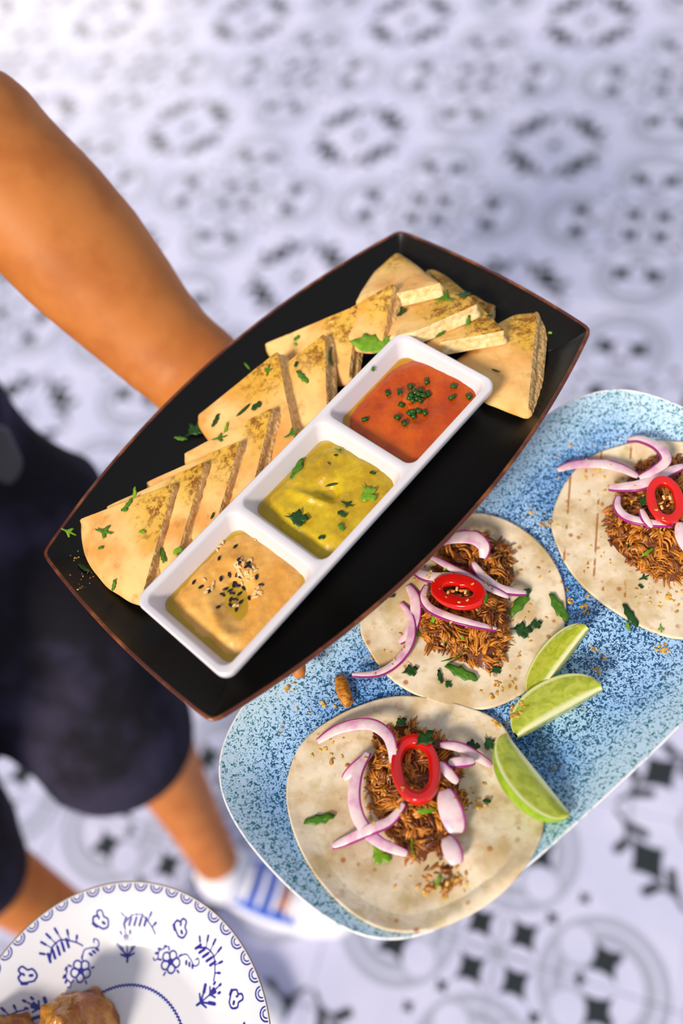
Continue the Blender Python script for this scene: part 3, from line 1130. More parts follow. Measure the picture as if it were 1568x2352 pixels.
# ------------------------------------------------------------------ onion, chili, lime
def onion(label, k, pts, width=.0052, skin=1, thick=.0018, roll=0.0, base=None, group='red onion slivers on the tacos'):
    """pts: (px, py, height over the tortilla)"""
    w3 = [(on_tort(k, x, y, h) if base is None else on_plat(x, y, h)) for x, y, h in pts]
    path = catmull(w3, 7)
    path, T = frames(path)
    n = len(path)
    R, S = [], []
    for i, (p, t) in enumerate(zip(path, T)):
        u_ = i / (n - 1)
        tap = .28 + .72 * math.sin(PI * min(max(u_, .02), .98)) ** .5
        side = np.cross(t, (0, 0, 1.0)); side /= np.linalg.norm(side)
        up = np.cross(side, t)
        cr, sr = math.cos(roll), math.sin(roll)
        sd = side * cr + up * sr; nn = up * cr - side * sr
        w_ = width * tap / 2; h_ = thick / 2 * (.5 + .5 * tap)
        R.append([p + sd * w_ * a + nn * h_ * b for a, b in ((-1, -.4), (-.8, -1), (.8, -1), (1, -.4), (1, .4), (.8, 1), (-.8, 1), (-1, .4))])
        e = p + sd * (w_ * skin)
        S.append([e + sd * skin * a * .0005 + nn * b * h_ for a, b in ((-.6, -1.05), (1, -.9), (1, .9), (-.6, 1.05))])
    v, f_ = loft(R, True, True, True)
    base_p = np.mean(v, axis=0); base_p[2] = np.array(v)[:, 2].min()
    t = thing('onion_sliver', label, 'onion', base_p, group)
    obj('flesh', v, f_, MT['onion'], t)
    v, f_ = loft(S, True, True, True)
    obj('skin', v, f_, MT['onion_skin'], t)['label'] = 'purple skin along the edge'
    return t


# middle taco
onion('onion sliver hooked over the top of the middle taco, beside the tray edge', 1, [(1000, 1248, .012), (1040, 1236, .015), (1085, 1236, .017), (1110, 1255, .016), (1108, 1282, .013)], .0085, -1)
onion('long onion sliver running from the tray edge under the chili slice of the middle taco', 1, [(985, 1277, .011), (1030, 1302, .014), (1075, 1325, .017), (1120, 1350, .014), (1168, 1372, .009)], .0045, -1)
onion('onion sliver lying right of the chili slice on the middle taco', 1, [(1085, 1292, .015), (1110, 1325, .014), (1150, 1352, .011), (1208, 1362, .005)], .0058, 1)
onion('short wide onion piece left of the chili slice, touching the tray edge', 1, [(950, 1310, .006), (975, 1322, .011), (1005, 1326, .014), (1040, 1320, .015)], .0068, 1)
onion('onion sliver with bright pink skin curving below the chili slice of the middle taco', 1, [(980, 1345, .010), (972, 1372, .012), (990, 1398, .013), (1035, 1418, .015), (1085, 1432, .015), (1140, 1445, .010)], .0052, 1)
onion('broad pale onion leaf on the left side of the middle tortilla', 1, [(935, 1345, .004), (952, 1375, .005), (952, 1420, .004), (938, 1455, .003), (916, 1475, .002)], .0068, -1)
onion('thin onion arc sweeping off the left edge of the middle tortilla onto the platter', 1, [(920, 1385, .003), (942, 1420, .0042), (942, 1470, .0042), (915, 1515, .004), (870, 1545, .005), (808, 1550, .006)], .0050, -1)
# right taco
onion('pale onion sliver reaching over the left edge of the grill-marked tortilla', 2, [(1280, 1080, .006), (1320, 1068, .006), (1380, 1066, .006), (1430, 1078, .008), (1465, 1096, .012)], .0062, -1)
onion('onion hook arching over the top of the grill-marked taco', 2, [(1440, 1010, .005), (1470, 1008, .010), (1510, 1025, .016), (1530, 1055, .019), (1505, 1080, .019), (1468, 1098, .017)], .0062, 1)
onion('thick purple onion piece left of the chili slice on the grill-marked taco', 2, [(1398, 1120, .010), (1435, 1118, .014), (1475, 1112, .017), (1530, 1085, .017), (1570, 1070, .015)], .0072, 1)
onion('onion sliver curving under the chili slice of the grill-marked taco', 2, [(1420, 1140, .013), (1418, 1165, .014), (1440, 1188, .015), (1490, 1200, .016), (1545, 1204, .015)], .0052, 1)
onion('short pale onion sliver below the chili slice of the grill-marked taco', 2, [(1472, 1170, .016), (1482, 1192, .017), (1496, 1212, .016)], .0045, 1)
onion('onion strip at the right border below the red chili slice', 2, [(1560, 1200, .016), (1562, 1225, .016), (1572, 1250, .014), (1590, 1280, .012)], .0070, -1)
# near taco
onion('long onion hook over the upper left of the near taco', 0, [(730, 1704, .004), (780, 1675, .007), (845, 1664, .011), (885, 1685, .015), (900, 1720, .016), (900, 1752, .014)], .0064, -1)
onion('large pale onion arc down the left side of the near taco', 0, [(845, 1728, .010), (820, 1775, .012), (812, 1835, .013), (828, 1890, .013), (870, 1935, .013), (935, 1962, .012)], .0068, -1)
onion('onion sliver crossing the large onion arc on the near taco', 0, [(763, 1944, .003), (800, 1928, .007), (850, 1905, .015), (895, 1885, .014), (928, 1845, .013)], .0056, 1)
onion('pale onion end beside the large arc at the left of the near taco', 0, [(790, 1790, .003), (815, 1765, .006), (848, 1735, .009)], .0058, -1)
onion('onion sliver running right from the meat top on the near taco', 0, [(1010, 1712, .011), (1050, 1716, .010), (1090, 1735, .006), (1128, 1760, .003)], .0052, -1)
onion('short purple-edged onion bar at the upper right of the near taco', 0, [(1030, 1752, .012), (1055, 1750, .012), (1090, 1748, .010)], .0055, 1)
onion('short onion sliver right of the red chili ring on the near taco', 0, [(1008, 1752, .015), (1028, 1775, .015), (1050, 1798, .012)], .0052, -1)
onion('broad pinkish onion leaf right of the red chili ring on the near taco', 0, [(1020, 1815, .014), (1030, 1850, .016), (1042, 1885, .014), (1050, 1915, .011)], .0125, -1, .0025)
onion('small teardrop-shaped onion piece low on the near taco', 0, [(1025, 1925, .013), (1038, 1955, .014), (1050, 1985, .011)], .0095, -1, .0028)


def chili(label, k, cpx, rx, ry, rot, h, tilt=(0, 0), wall=.0042, hgt=.0055, pith=True):
    """ring slice; rx, ry in photograph pixels"""
    R = []
    n = 40
    c3d = on_tort(k, cpx[0], cpx[1], h)
    pts = []
    for i in range(n):
        a = 2 * PI * i / n
        x = rx * math.cos(a); y = ry * math.sin(a)
        X_, Y_ = cpx[0] + x * math.cos(rot) - y * math.sin(rot), cpx[1] + x * math.sin(rot) + y * math.cos(rot)
        pts.append(P(X_, Y_, c3d[2] + tilt[0] * math.cos(a) + tilt[1] * math.sin(a)))
    cen = np.mean(pts, axis=0)
    nrm = np.zeros(3)
    for i in range(n):
        nrm += np.cross(pts[i] - cen, pts[(i + 1) % n] - cen)
    nrm /= np.linalg.norm(nrm)
    if nrm[2] < 0: nrm = -nrm
    for i in range(n):
        d = cen - pts[i]; L = np.linalg.norm(d); d /= L
        wl = wall * (1 + .12 * nz(pts[i], 90, 3))
        sec = [(.05 * wl, -.5), (-.06 * wl, -.42), (-.14 * wl, 0), (-.06 * wl, .42), (.02 * wl, .49), (.08 * wl, .5), (.5 * wl, .47), (.92 * wl, .44), (wl, .36), (1.06 * wl, 0), (wl, -.42), (.9 * wl, -.5)]
        R.append([pts[i] + d * a + nrm * hgt * b for a, b in sec])
    R.append(R[0])
    v, f_ = loft(R, True)
    v = v[:]
    low = np.array(v)[:, 2].min()
    t = thing('chili_slice', label, 'chili', (cen[0], cen[1], low), 'red chili slices on the tacos')
    ob = obj('flesh_ring', v, f_, MT['chili'], t); bm_fix(ob)
    if pith:
        ax = pts[0] - cen; ay = pts[n // 4] - cen
        parts = []
        for a, b, s in ((-.25, .05, .26), (.12, -.12, .20), (.05, .25, .18), (.30, .15, .15)):
            q = cen + ax * a + ay * b
            rr = s * .6 * np.linalg.norm(ax)
            vv, ff = tube([q - ax / np.linalg.norm(ax) * rr * .6, q, q + ax / np.linalg.norm(ax) * rr * .6 + nrm * .001], [rr * .45, rr * .55, rr * .35], 8, .7)
            parts.append((vv, ff))
        v, f_ = join(parts)
        obj('pith', v, f_, MT['pith'], t)['label'] = 'orange pith inside the ring'
        for a, b in ((-.05, -.15), (.28, -.05), (-.35, .22)):
            q = cen + ax * a + ay * b + nrm * .002
            v, f_ = tube([q, q + ay / np.linalg.norm(ay) * .0016], [.0009, .0008], 8, .6)
            obj('seed', v, f_, MT['chili_seed'], t)
    return t


chili('shiny red chili slice with seeds on the middle taco', 1, (1053, 1360), 62, 36, .18, .0185, (.002, .001), .0072, .0055)
chili('oval red chili slice lying on the grill-marked taco at the right border', 2, (1527, 1150), 40, 54, -.35, .0205, (.001, -.002), .0048, .006)
chili('red chili ring standing tilted on the near taco like a letter U', 0, (955, 1768), 54, 76, -.12, .0158, (.0, .0062), .0056, .0065, pith=False)


def lime(label, e0, e1, zc, roll, r=.0205, half=34, group='lime wedges on the blue platter'):
    """e0, e1: photograph pixels of the two tips"""
    a, b = P(*e0, zc[0]), P(*e1, zc[1])
    cen = (a + b) / 2
    ax = (b - a); A = np.linalg.norm(ax) / 2; ax /= 2 * A
    s = np.cross(ax, (0, 0, 1.0)); s /= np.linalg.norm(s); u_ = np.cross(s, ax)
    dr = u_ * math.cos(roll) + s * math.sin(roll)       # from core to the middle of the rind
    dt = np.cross(ax, dr)
    nt_, np_ = 24, 12
    hf = math.radians(half)
    R = []
    for i in range(nt_ + 1):
        th = PI * (.03 + .94 * i / nt_)
        rr = r * math.sin(th) ** .85
        R.append([cen - ax * A * math.cos(th) + (dr * math.cos(p) + dt * math.sin(p)) * rr for p in [-hf + 2 * hf * j / np_ for j in range(np_ + 1)]])
    v, f_ = loft(R, False)
    allv = list(v)
    flesh, rad, ff = [], [], []
    for sg in (-1, 1):
        n0 = len(flesh)
        for i in range(nt_ + 1):
            th = PI * (.03 + .94 * i / nt_)
            rr = r * math.sin(th) ** .85
            for j in range(9):
                q = j / 8
                d = dr * math.cos(hf * sg) + dt * math.sin(hf * sg)
                nn = -dr * math.sin(hf) * 1.0 + dt * sg * math.cos(hf)
                bul = .0009 * math.sin(PI * q) * (1 + .6 * nz((i * .4, q * 3, sg), 1.0, 2))
                flesh.append(cen - ax * A * math.cos(th) * (1 - .04 * (1 - q)) + d * rr * q + nn * bul)
                rad.append(q)
        for i in range(nt_):
            for j in range(8):
                c = n0 + i * 9 + j
                qd = (c, c + 1, c + 10, c + 9)
                ff.append(qd if sg > 0 else qd[::-1])
    low = min(np.array(allv)[:, 2].min(), np.array(flesh)[:, 2].min())
    t = thing('lime_wedge', label, 'lime', (cen[0], cen[1], low), group)
    obj('rind', v, f_, MT['rind'], t)
    ob = obj('pulp', flesh, ff, MT['lime'], t)
    ob.data.attributes.new('rad', 'FLOAT', 'POINT').data.foreach_set('value', rad)
    return t


zp = ZR - .018
lime('narrow lime wedge furthest from the near taco, pale core edge upwards', (1352, 1438), (1224, 1608), (zp + .024, zp + .013), PI - .55, .0185, 28)
lime('middle lime wedge of the three, broad juicy face towards the viewer', (1386, 1578), (1184, 1692), (zp + .022, zp + .020), PI - .72, .0215, 34)
lime('lime wedge leaning on the near tortilla with its green rind showing', (1160, 1682), (1312, 1872), (zp + .020, zp + .020), 1.72, .0205, 36)


# ------------------------------------------------------------------ plate at the lower left
PLZ = 0.95
PLC = P(250, 2440, PLZ)
PLR = 386.0 / F_PX * depth(PLC) / 1.0
PLANG = math.atan2(*(P(250, 2060, PLZ) - PLC)[:2][::-1])     # towards the top of the photograph


def china():
    t = thing('patterned_plate', 'white china plate with blue painted flowers in the lower left corner', 'plate', (PLC[0], PLC[1], PLZ - .022))
    NA, NR = 1120, 100
    prof = lambda q: PLZ - .020 * (1 - sm(q, .55, 1.0) ** 1.0) * 1.0 + .0
    rads = np.linspace(.30, .994, NR)
    strokes = []                         # (x0,y0,x1,y1,w) in plate units, y outwards at angle 0
    def pol(r, deg):
        a = math.radians(deg); return (r * math.sin(a), r * math.cos(a))
    def seg(a, b, w0): strokes.append((*a, *b, w0))
    def curve(pts, w0):
        pts = catmull([np.array(p) for p in pts], 5)
        for i in range(len(pts) - 1): seg(pts[i], pts[i + 1], w0)
    def place(fr, fd):
        """local frame at polar fr, fd: x along the rim (clockwise), y outwards"""
        a = math.radians(fd); ex = np.array([math.cos(a), -math.sin(a)]); ey = np.array([math.sin(a), math.cos(a)])
        o = ey * fr
        return lambda x, y: o + ex * x + ey * y
    for i in range(56):                  # scalloped border
        L = place(.962, i * 360 / 56)
        for rr, w0 in ((.040, .0048), (.022, .0042)):
            curve([L(rr * math.cos(b), .022 - rr * .95 * math.sin(b)) for b in np.linspace(0, PI, 7)], w0)
    for k in range(-4, 5):
        fd = 11 + k * 40.2
        L = place(.80, fd)
        curve([L(-.085, -.045), L(-.03, .005), (L(.04, .008)), L(.10, -.05), L(.125, -.095)], .0048)   # sprig
        for x0, dx, dy in ((-.06, -.045, .045), (-.03, -.03, .065), (.005, -.012, .08), (.045, .008, .075), (.08, .028, .05), (.105, .03, .025)):
            y0 = .006 - 5.0 * max(0, abs(x0 - .01) - .03) ** 1.6
            seg(L(x0, y0), L(x0 + dx * .9, y0 + dy * .9), .0034); seg(L(x0 + dx * .6, y0 + dy * .6), L(x0 + dx, y0 + dy), .0075)
        for x0 in (-.07, -.035, .0, .035, .07):
            seg(L(x0, -.008), L(x0 - .018, -.050), .0085)
        B = place(.80, fd - 17.5)        # butterfly heart
        curve([B(0, -.045), B(-.045, .0), B(-.035, .035), B(-.012, .035), B(0, .06), B(.028, .055), B(.03, .02), B(.05, .0), B(.035, -.04), B(0, -.045)], .0060)
        seg(B(-.035, -.02), B(-.05, .0), .010); seg(B(.012, -.01), B(.020, -.018), .009); seg(B(-.005, .018), B(-.003, .028), .007)
    for k in range(-3, 4):
        fd = -26.5 + k * 60.5
        L = place(.60, fd)
        for i in range(5):
            a = 2 * PI * i / 5 + .3
            cx_, cy_ = .040 * math.cos(a), .040 * math.sin(a)
            curve([L(cx_ + .026 * math.cos(b), cy_ + .026 * math.sin(b)) for b in np.linspace(0, 2 * PI, 8)], .0055)
            seg(L(.068 * math.cos(a + .6), .068 * math.sin(a + .6)), L(.085 * math.cos(a + .6), .085 * math.sin(a + .6)), .0060)
        seg(L(0, 0), L(.001, 0), .016)
        curve([L(.05, .06), L(.085, .085), L(.13, .07), L(.165, .05), L(.19, .075), L(.175, .10), L(.16, .085)], .0042)
        for x0 in (.10, .125, .15):
            seg(L(x0, .05), L(x0 + .006, .035), .008)
        curve([L(-.07, .05), L(-.10, .02), L(-.09, -.02), L(-.105, -.04), L(-.12, -.03)], .0042)
        for x0, y0 in ((-.075, .06), (-.11, .03), (-.115, .0)): seg(L(x0, y0), L(x0 + .012, y0 + .006), .008)
        Q = place(.62, fd + 31)
        seg(Q(0, -.075), Q(.0, -.05), .008); seg(Q(0, -.05), Q(.0, .10), .0045)
        for sx in (-1, 1):
            seg(Q(0, -.045), Q(sx * .06, .025), .0060); seg(Q(sx * .035, .0), Q(sx * .062, .03), .011)
            seg(Q(sx * .01, -.045), Q(sx * .045, -.03), .0060)
            seg(Q(0, .03), Q(sx * .035, .052), .006); seg(Q(0, .03), Q(sx * .01, .07), .010)
        for sx in (-.03, 0, .03): seg(Q(sx, .115 - abs(sx)), Q(sx * 1.1, .128 - abs(sx)), .008)
    for i in range(120):                 # wavy line round the well
        a0, a1 = i * 3.0, i * 3.0 + 3.0
        curve([pol(.405, a0), pol(.417, a0 + .9), pol(.405, a1)], .0050)
    A_ = np.array(strokes)
    qa = np.arange(NA) * 2 * PI / NA
    xs = rads[:, None] * np.sin(qa)[None]; ys = rads[:, None] * np.cos(qa)[None]
    pts = np.stack([xs.ravel(), ys.ravel()], 1)
    ink = np.full(len(pts), .05)
    # strokes touch only nearby vertices
    ra = np.hypot(pts[:, 0], pts[:, 1]).reshape(NR, NA)
    for x0, y0, x1, y1, w0 in A_:
        am = math.atan2((x0 + x1) / 2, (y0 + y1) / 2); rm = math.hypot((x0 + x1) / 2, (y0 + y1) / 2)
        reach = math.hypot(x1 - x0, y1 - y0) / 2 + w0 + .02
        da = reach / max(rm - reach, .2)
        i0, i1 = int(math.floor((am - da) / (2 * PI) * NA)), int(math.ceil((am + da) / (2 * PI) * NA))
        j0 = max(0, int((rm - reach - .30) / (.694) * (NR - 1))); j1 = min(NR - 1, int((rm + reach - .30) / .694 * (NR - 1)) + 1)
        if j1 < j0: continue
        idx = (np.arange(j0, j1 + 1)[:, None] * NA + (np.arange(i0, i1 + 1) % NA)[None]).ravel()
        px_, py_ = pts[idx, 0], pts[idx, 1]
        dx, dy = x1 - x0, y1 - y0
        h = np.clip(((px_ - x0) * dx + (py_ - y0) * dy) / (dx * dx + dy * dy + 1e-12), 0, 1)
        d = np.hypot(px_ - x0 - h * dx, py_ - y0 - h * dy) - w0
        ink[idx] = np.minimum(ink[idx], d)
    ca, sa = math.cos(PLANG - PI / 2), math.sin(PLANG - PI / 2)
    V = np.zeros((NR * NA + 1, 3))
    # plate x axis: clockwise in the photograph
    V[:-1, 0] = PLC[0] + (pts[:, 0] * ca - pts[:, 1] * sa) * PLR
    V[:-1, 1] = PLC[1] + (pts[:, 0] * sa + pts[:, 1] * ca) * PLR
    V[:-1, 2] = np.repeat([prof(r_) for r_ in rads], NA)
    V[-1] = (PLC[0], PLC[1], prof(0))
    Fc = []
    ii = np.arange(NA); i2 = (ii + 1) % NA
    for k in range(NR - 1):
        Fc.append(np.stack([k * NA + i2, k * NA + ii, (k + 1) * NA + ii, (k + 1) * NA + i2], 1))
    Fc = np.vstack(Fc).tolist() + [(NR * NA, i, (i + 1) % NA) for i in range(NA)]
    Fc = [tuple(q[::-1]) for q in Fc]
    ob = obj('plate_body', V, Fc, MT['china'], t)
    bm_fix(ob)
    ob.data.attributes.new('ink', 'FLOAT', 'POINT').data.foreach_set('value', np.r_[ink, .05] / .008)
    n = 160
    R = []
    for q, z in ((.994, PLZ + .0000), (.998, PLZ + .0009), (1.002, PLZ + .0002), (.998, PLZ - .0014)):
        R.append([(PLC[0] + PLR * q * math.cos(2 * PI * i / n), PLC[1] + PLR * q * math.sin(2 * PI * i / n), z) for i in range(n)])
    v, f_ = loft(R); obj('plate_edge', v, f_, MT['china_edge'], t)['label'] = 'thin brown edge line'
    R = []
    for q, z in ((.998, PLZ - .0014), (.85, PLZ - .012), (.62, PLZ - .0205), (.56, PLZ - .0222), (.54, PLZ - .0222), (.50, PLZ - .0215)):
        R.append([(PLC[0] + PLR * q * math.cos(2 * PI * i / n), PLC[1] + PLR * q * math.sin(2 * PI * i / n), z) for i in range(n)])
    v, f_ = loft(R, True, False, True); obj('plate_underside', v, f_, Mat('white_underside', (.8, .79, .82), .25).m, t)


china()


def fried(label, px_c, rx, ry, h, seed, rot=0.0):
    c = P(px_c[0], px_c[1], PLZ - .019)
    sc = depth(c) / F_PX
    n, m = 44, 20
    R = []
    ax = P(px_c[0] + 50, px_c[1], PLZ - .019) - c; ax /= np.linalg.norm(ax)
    ay = np.array([-ax[1], ax[0], 0])
    for j in range(m + 1):
        th = PI / 2 * j / m
        ring = []
        for i in range(n):
            a = 2 * PI * i / n
            d = np.array([math.cos(a) * math.cos(th), math.sin(a) * math.cos(th), math.sin(th)])
            k = 1 + .22 * nz(d, 1.7, seed) + .13 * nz(d, 4.2, seed) + .06 * nz(d, 9, seed)
            lx, ly = d[0] * rx * sc * k, d[1] * ry * sc * k
            p = c + (ax * math.cos(rot) + ay * math.sin(rot)) * lx + (ay * math.cos(rot) - ax * math.sin(rot)) * ly
            ring.append((p[0], p[1], c[2] + d[2] * h * k))
        R.append(ring)
    v, f_ = loft(R, True, True, False)
    return tag(obj('fried_piece', v, f_, MT['fried_glaze']), label, 'fried food', 'glazed fried pieces on the patterned plate')


m = Mat('fried_glaze', rough=.22, spec=.5, Coat_Weight=.3)
n = m.noise(90, 4)
c = m.mix(n.step(.36, .66), (.36, .10, .008), (.62, .27, .03)); c = m.mix(m.noise(40, 3).step(.56, .7), c, (.10, .022, .003))
m.color(c); m.bump(m.noise(260, 4), .6, .002)
MT['fried_glaze'] = m.m
fried('large glossy golden-brown fried piece in the middle of the patterned plate', (185, 2385), 95, 105, .042, 3)
fried('reddish-brown fried piece at the left border of the patterned plate', (15, 2400), 90, 75, .030, 8)
fried('fried piece lowest on the patterned plate, cut off by the bottom border', (120, 2480), 120, 60, .034, 12)


# ------------------------------------------------------------------ the server
def remeshed(name, parts, mat, parent, voxel, smooth_it=8, fac=.5):
    v, f_ = join(parts)
    o0 = np.array(world_loc(parent)) if parent is not None else np.zeros(3)
    me = mesh(name, np.array(v) - o0, f_)
    ob = bpy.data.objects.new(name, me)
    COL.objects.link(ob)
    md = ob.modifiers.new('r', 'REMESH'); md.mode = 'VOXEL'; md.voxel_size = voxel; md.use_smooth_shade = True
    md = ob.modifiers.new('s', 'SMOOTH'); md.iterations = smooth_it; md.factor = fac
    dg = bpy.context.evaluated_depsgraph_get()
    me2 = bpy.data.meshes.new_from_object(ob.evaluated_get(dg))
    ob.modifiers.clear()
    ob.data = me2
    me2.materials.clear(); me2.materials.append(mat)
    me2.polygons.foreach_set('use_smooth', [True] * len(me2.polygons))
    bpy.data.meshes.remove(me)
    if parent is not None:
        ob.parent = parent
    return ob


def A3(*q): return np.array(q, float)


def build_person():
    fwd_ = A3(.82, -.57, 0); left_ = A3(.57, .82, 0)
    hipc = A3(-.47, .57, .93)
    hl, hr = hipc + left_ * .085, hipc - left_ * .095
    knee_l = P(330, 1640, .52); ank_l = P(512, 2005, .10)
    knee_r = P(-115, 1940, .48); ank_r = P(330, 2235, .10)
    shc = A3(-.47, .57, 1.42)
    sl, sr = A3(-.335, .735, 1.40), shc - left_ * .19
    t = thing('person', 'person in dark knee-length shorts, bare forearm reaching in from the left under the tray', 'person', (hipc[0], hipc[1], 0.0))
    parts = []
    # left arm, measured stations (x, y, width in px)
    st = [(-62, 318, 345), (-25, 362, 338), (40, 430, 338), (108, 500, 337), (190, 590, 326), (240, 645, 306), (285, 695, 286), (340, 757, 258), (395, 811, 243), (452, 857, 240), (500, 925, 246)]
    path, rad = [], []
    for x, y, w0 in st:
        k = (y - 318) / (857 - 318)
        z = 1.222 + (1.076 - 1.222) * min(k, 1.05)
        p = P(x, y, z)
        path.append(p); rad.append(w0 / 2 / F_PX * depth(p))
    elb = path[0]
    parts.append(tube(path, rad, 24, .86))
    parts.append(tube([elb + A3(-.012, .012, .004), elb * .6 + sl * .4, elb * .3 + sl * .7, sl], [.046, .048, .052, .058], 20))
    # left hand, palm up under the tray, fingers out to the far edge
    w_ = path[-1]
    tips = [(686, 1546, 1.0735), (690, 1420, 1.0755), (735, 1330, 1.0765), (770, 1230, 1.077)]
    kn = [P(618, 1195, 1.079), P(650, 1155, 1.080), P(672, 1110, 1.080), P(690, 1065, 1.080)]
    parts.append(tube([w_, P(560, 1010, 1.079), P(625, 1100, 1.079), P(662, 1150, 1.079)], [.033, .041, .046, .044], 20, .40))
    for k_, tp in zip(kn, tips):
        tip = P(*tp)
        mid = k_ * .45 + tip * .55 + A3(0, 0, -.004)
        parts.append(tube([k_ + (w_ - k_) * .25, k_, mid, tip], [.010, .0105, .0090, .0070], 12))
    th0 = P(540, 1000, 1.074)
    parts.append(tube([th0, P(560, 1140, 1.060), P(580, 1260, 1.050), P(610, 1350, 1.046)], [.015, .013, .0115, .0095], 12))
    # right arm, forearm out to the patterned plate
    pl = A3(*PLC)
    hand = pl + A3(-.035, .01, -.036)
    elr = A3(-.56, .24, 1.10)
    wr = A3(-.40, .115, .935)
    parts.append(tube([sr, sr * .5 + elr * .5, elr], [.055, .048, .042], 18))
    parts.append(tube([elr, elr * .65 + wr * .35, wr], [.043, .044, .030], 18))
    parts.append(tube([wr, hand + A3(-.05, .012, 0), hand], [.029, .038, .040], 16, .36))
    dx = (hand - wr); dx[2] = 0; dx /= np.linalg.norm(dx); dy = A3(-dx[1], dx[0], 0)
    for i, (o_, L) in enumerate(((-.030, .062), (-.010, .074), (.010, .070), (.029, .055))):
        b = hand + dy * o_
        parts.append(tube([b, b + dx * L * .5 + dy * o_ * .3, b + dx * L + dy * o_ * .5 + A3(0, 0, .003)], [.0098, .0092, .0080], 10))
    b = hand - dx * .03 + dy * .03
    parts.append(tube([b, b + dy * .03 + dx * .02, b + dy * .045 + dx * .05], [.013, .011, .009], 10))
    # torso, neck, head
    parts.append(tube([hipc + A3(0, 0, -.03), hipc + A3(0, 0, .12), shc + A3(0, 0, -.22), shc + A3(0, 0, -.06), shc + A3(0, 0, .02)], [.150, .135, .155, .150, .075], 24, .70, up=fwd_))
    parts.append(tube([sl + A3(0, 0, .0), shc + A3(0, 0, .01), sr], [.055, .070, .055], 16))
    hd = shc + fwd_ * .035 + A3(0, 0, .22)
    parts.append(tube([shc, shc + fwd_ * .02 + A3(0, 0, .12)], [.058, .054], 16))
    parts.append(tube([hd + A3(0, 0, -.055) + fwd_ * .02, hd, hd + A3(0, 0, .05) - fwd_ * .01], [.058, .078, .078], 20, 1.14, up=fwd_))
    parts.append(tube([hd + fwd_ * .085 + A3(0, 0, .015), hd + fwd_ * .112 + A3(0, 0, -.022)], [.008, .013], 10))
    for s_ in (-1, 1):
        e = hd + left_ * .078 * s_
        parts.append(tube([e + A3(0, 0, .02), e + A3(0, 0, -.02)], [.015, .011], 10, .5, up=left_))
    # legs and feet
    for h_, kn_, an, mid_ in ((hl, knee_l, ank_l, [P(-60, 1010, .88), P(60, 1130, .80), P(170, 1430, .62)]), (hr, knee_r, ank_r, [hr * .5 + knee_r * .5])):
        parts.append(tube([h_] + mid_ + [kn_], [.08] + [.062] * len(mid_) + [.052], 20))
        c1 = kn_ * .72 + an * .28 - fwd_ * .012
        parts.append(tube([kn_, c1, kn_ * .4 + an * .6 - fwd_ * .006, an], [.052, .051, .041, .033], 20))
        parts.append(tube([an, an + A3(0, 0, -.055) - fwd_ * .02], [.034, .032], 14))
        parts.append(tube([an + A3(0, 0, -.055), an + fwd_ * .10 + A3(0, 0, -.07), an + fwd_ * .15 + A3(0, 0, -.075)], [.030, .030, .024], 14, .7))
    body = remeshed('body', parts, MT['skin'], t, .0048, 7)
    # clothes
    sp = [tube([hipc + A3(0, 0, -.06), hipc + A3(0, 0, .12)], [.172, .160], 24, .74, up=fwd_)]
    hem_r = P(-72, 2000, .43)
    leg_l = [hl, P(-60, 1010, .88), P(60, 1130, .80), P(170, 1430, .62), P(262, 1695, .50)]
    sp.append(tube(leg_l, [.10, .075, .083, .093, .106], 24))
    sp.append(tube([P(-90, 1180, .80), P(40, 1480, .63), P(150, 1632, .54)], [.085, .085, .088], 24))
    sp.append(tube([hr, hr * .5 + knee_r * .5, knee_r, hem_r], [.105, .098, .088, .078], 24))
    sh = remeshed('shorts', sp, MT['shorts'], t, .009, 8)
    sh['label'] = 'dark navy knee-length shorts'
    tp = [tube([hipc + A3(0, 0, .05), hipc + A3(0, 0, .16), shc + A3(0, 0, -.22), shc + A3(0, 0, -.06), shc + A3(0, 0, .015)], [.168, .155, .170, .164, .085], 24, .74, up=fwd_),
          tube([sl, shc + A3(0, 0, .01), sr], [.066, .080, .066], 16),
          tube([sl, sl * .55 + elb * .45], [.070, .066], 16), tube([sr, sr * .5 + elr * .5], [.070, .064], 16)]
    s_ = remeshed('shirt', tp, MT['cloth'], t, .010, 8)
    # dark grey rounded flap hanging at the waist
    c = P(-12, 1035, .93)
    v, f_ = tube([c + A3(0, 0, .02), c, c + A3(0, 0, -.03)], [.020, .026, .018], 20, .3, up=fwd_)
    obj('pocket_flap', v, f_, MT['grey_flap'], t)['label'] = 'rounded charcoal flap at the hip'
    # hair, face
    v, f_ = tube([hd + A3(0, 0, .025) - fwd_ * .03, hd + A3(0, 0, .06) - fwd_ * .015], [.083, .080], 20, 1.1, up=fwd_)
    obj('hair', v, f_, MT['hair'], t)
    for q in (-1, 1):
        e = hd + fwd_ * .083 + left_ * .031 * q + A3(0, 0, .012)
        v, f_ = tube([e - fwd_ * .002, e + fwd_ * .002], [.012, .010], 12)
        ey = obj('eye', v, f_, MT['eye'], t)
        v, f_ = tube([e + fwd_ * .010, e + fwd_ * .0115], [.005, .005], 10)
        obj('iris', v, f_, MT['iris'], ey)
    e = hd + fwd_ * .092 + A3(0, 0, -.058)
    v, f_ = tube([e - left_ * .022, e + A3(0, 0, -.002), e + left_ * .022], [.004, .007, .004], 10)
    obj('mouth', v, f_, MT['lip'], t)
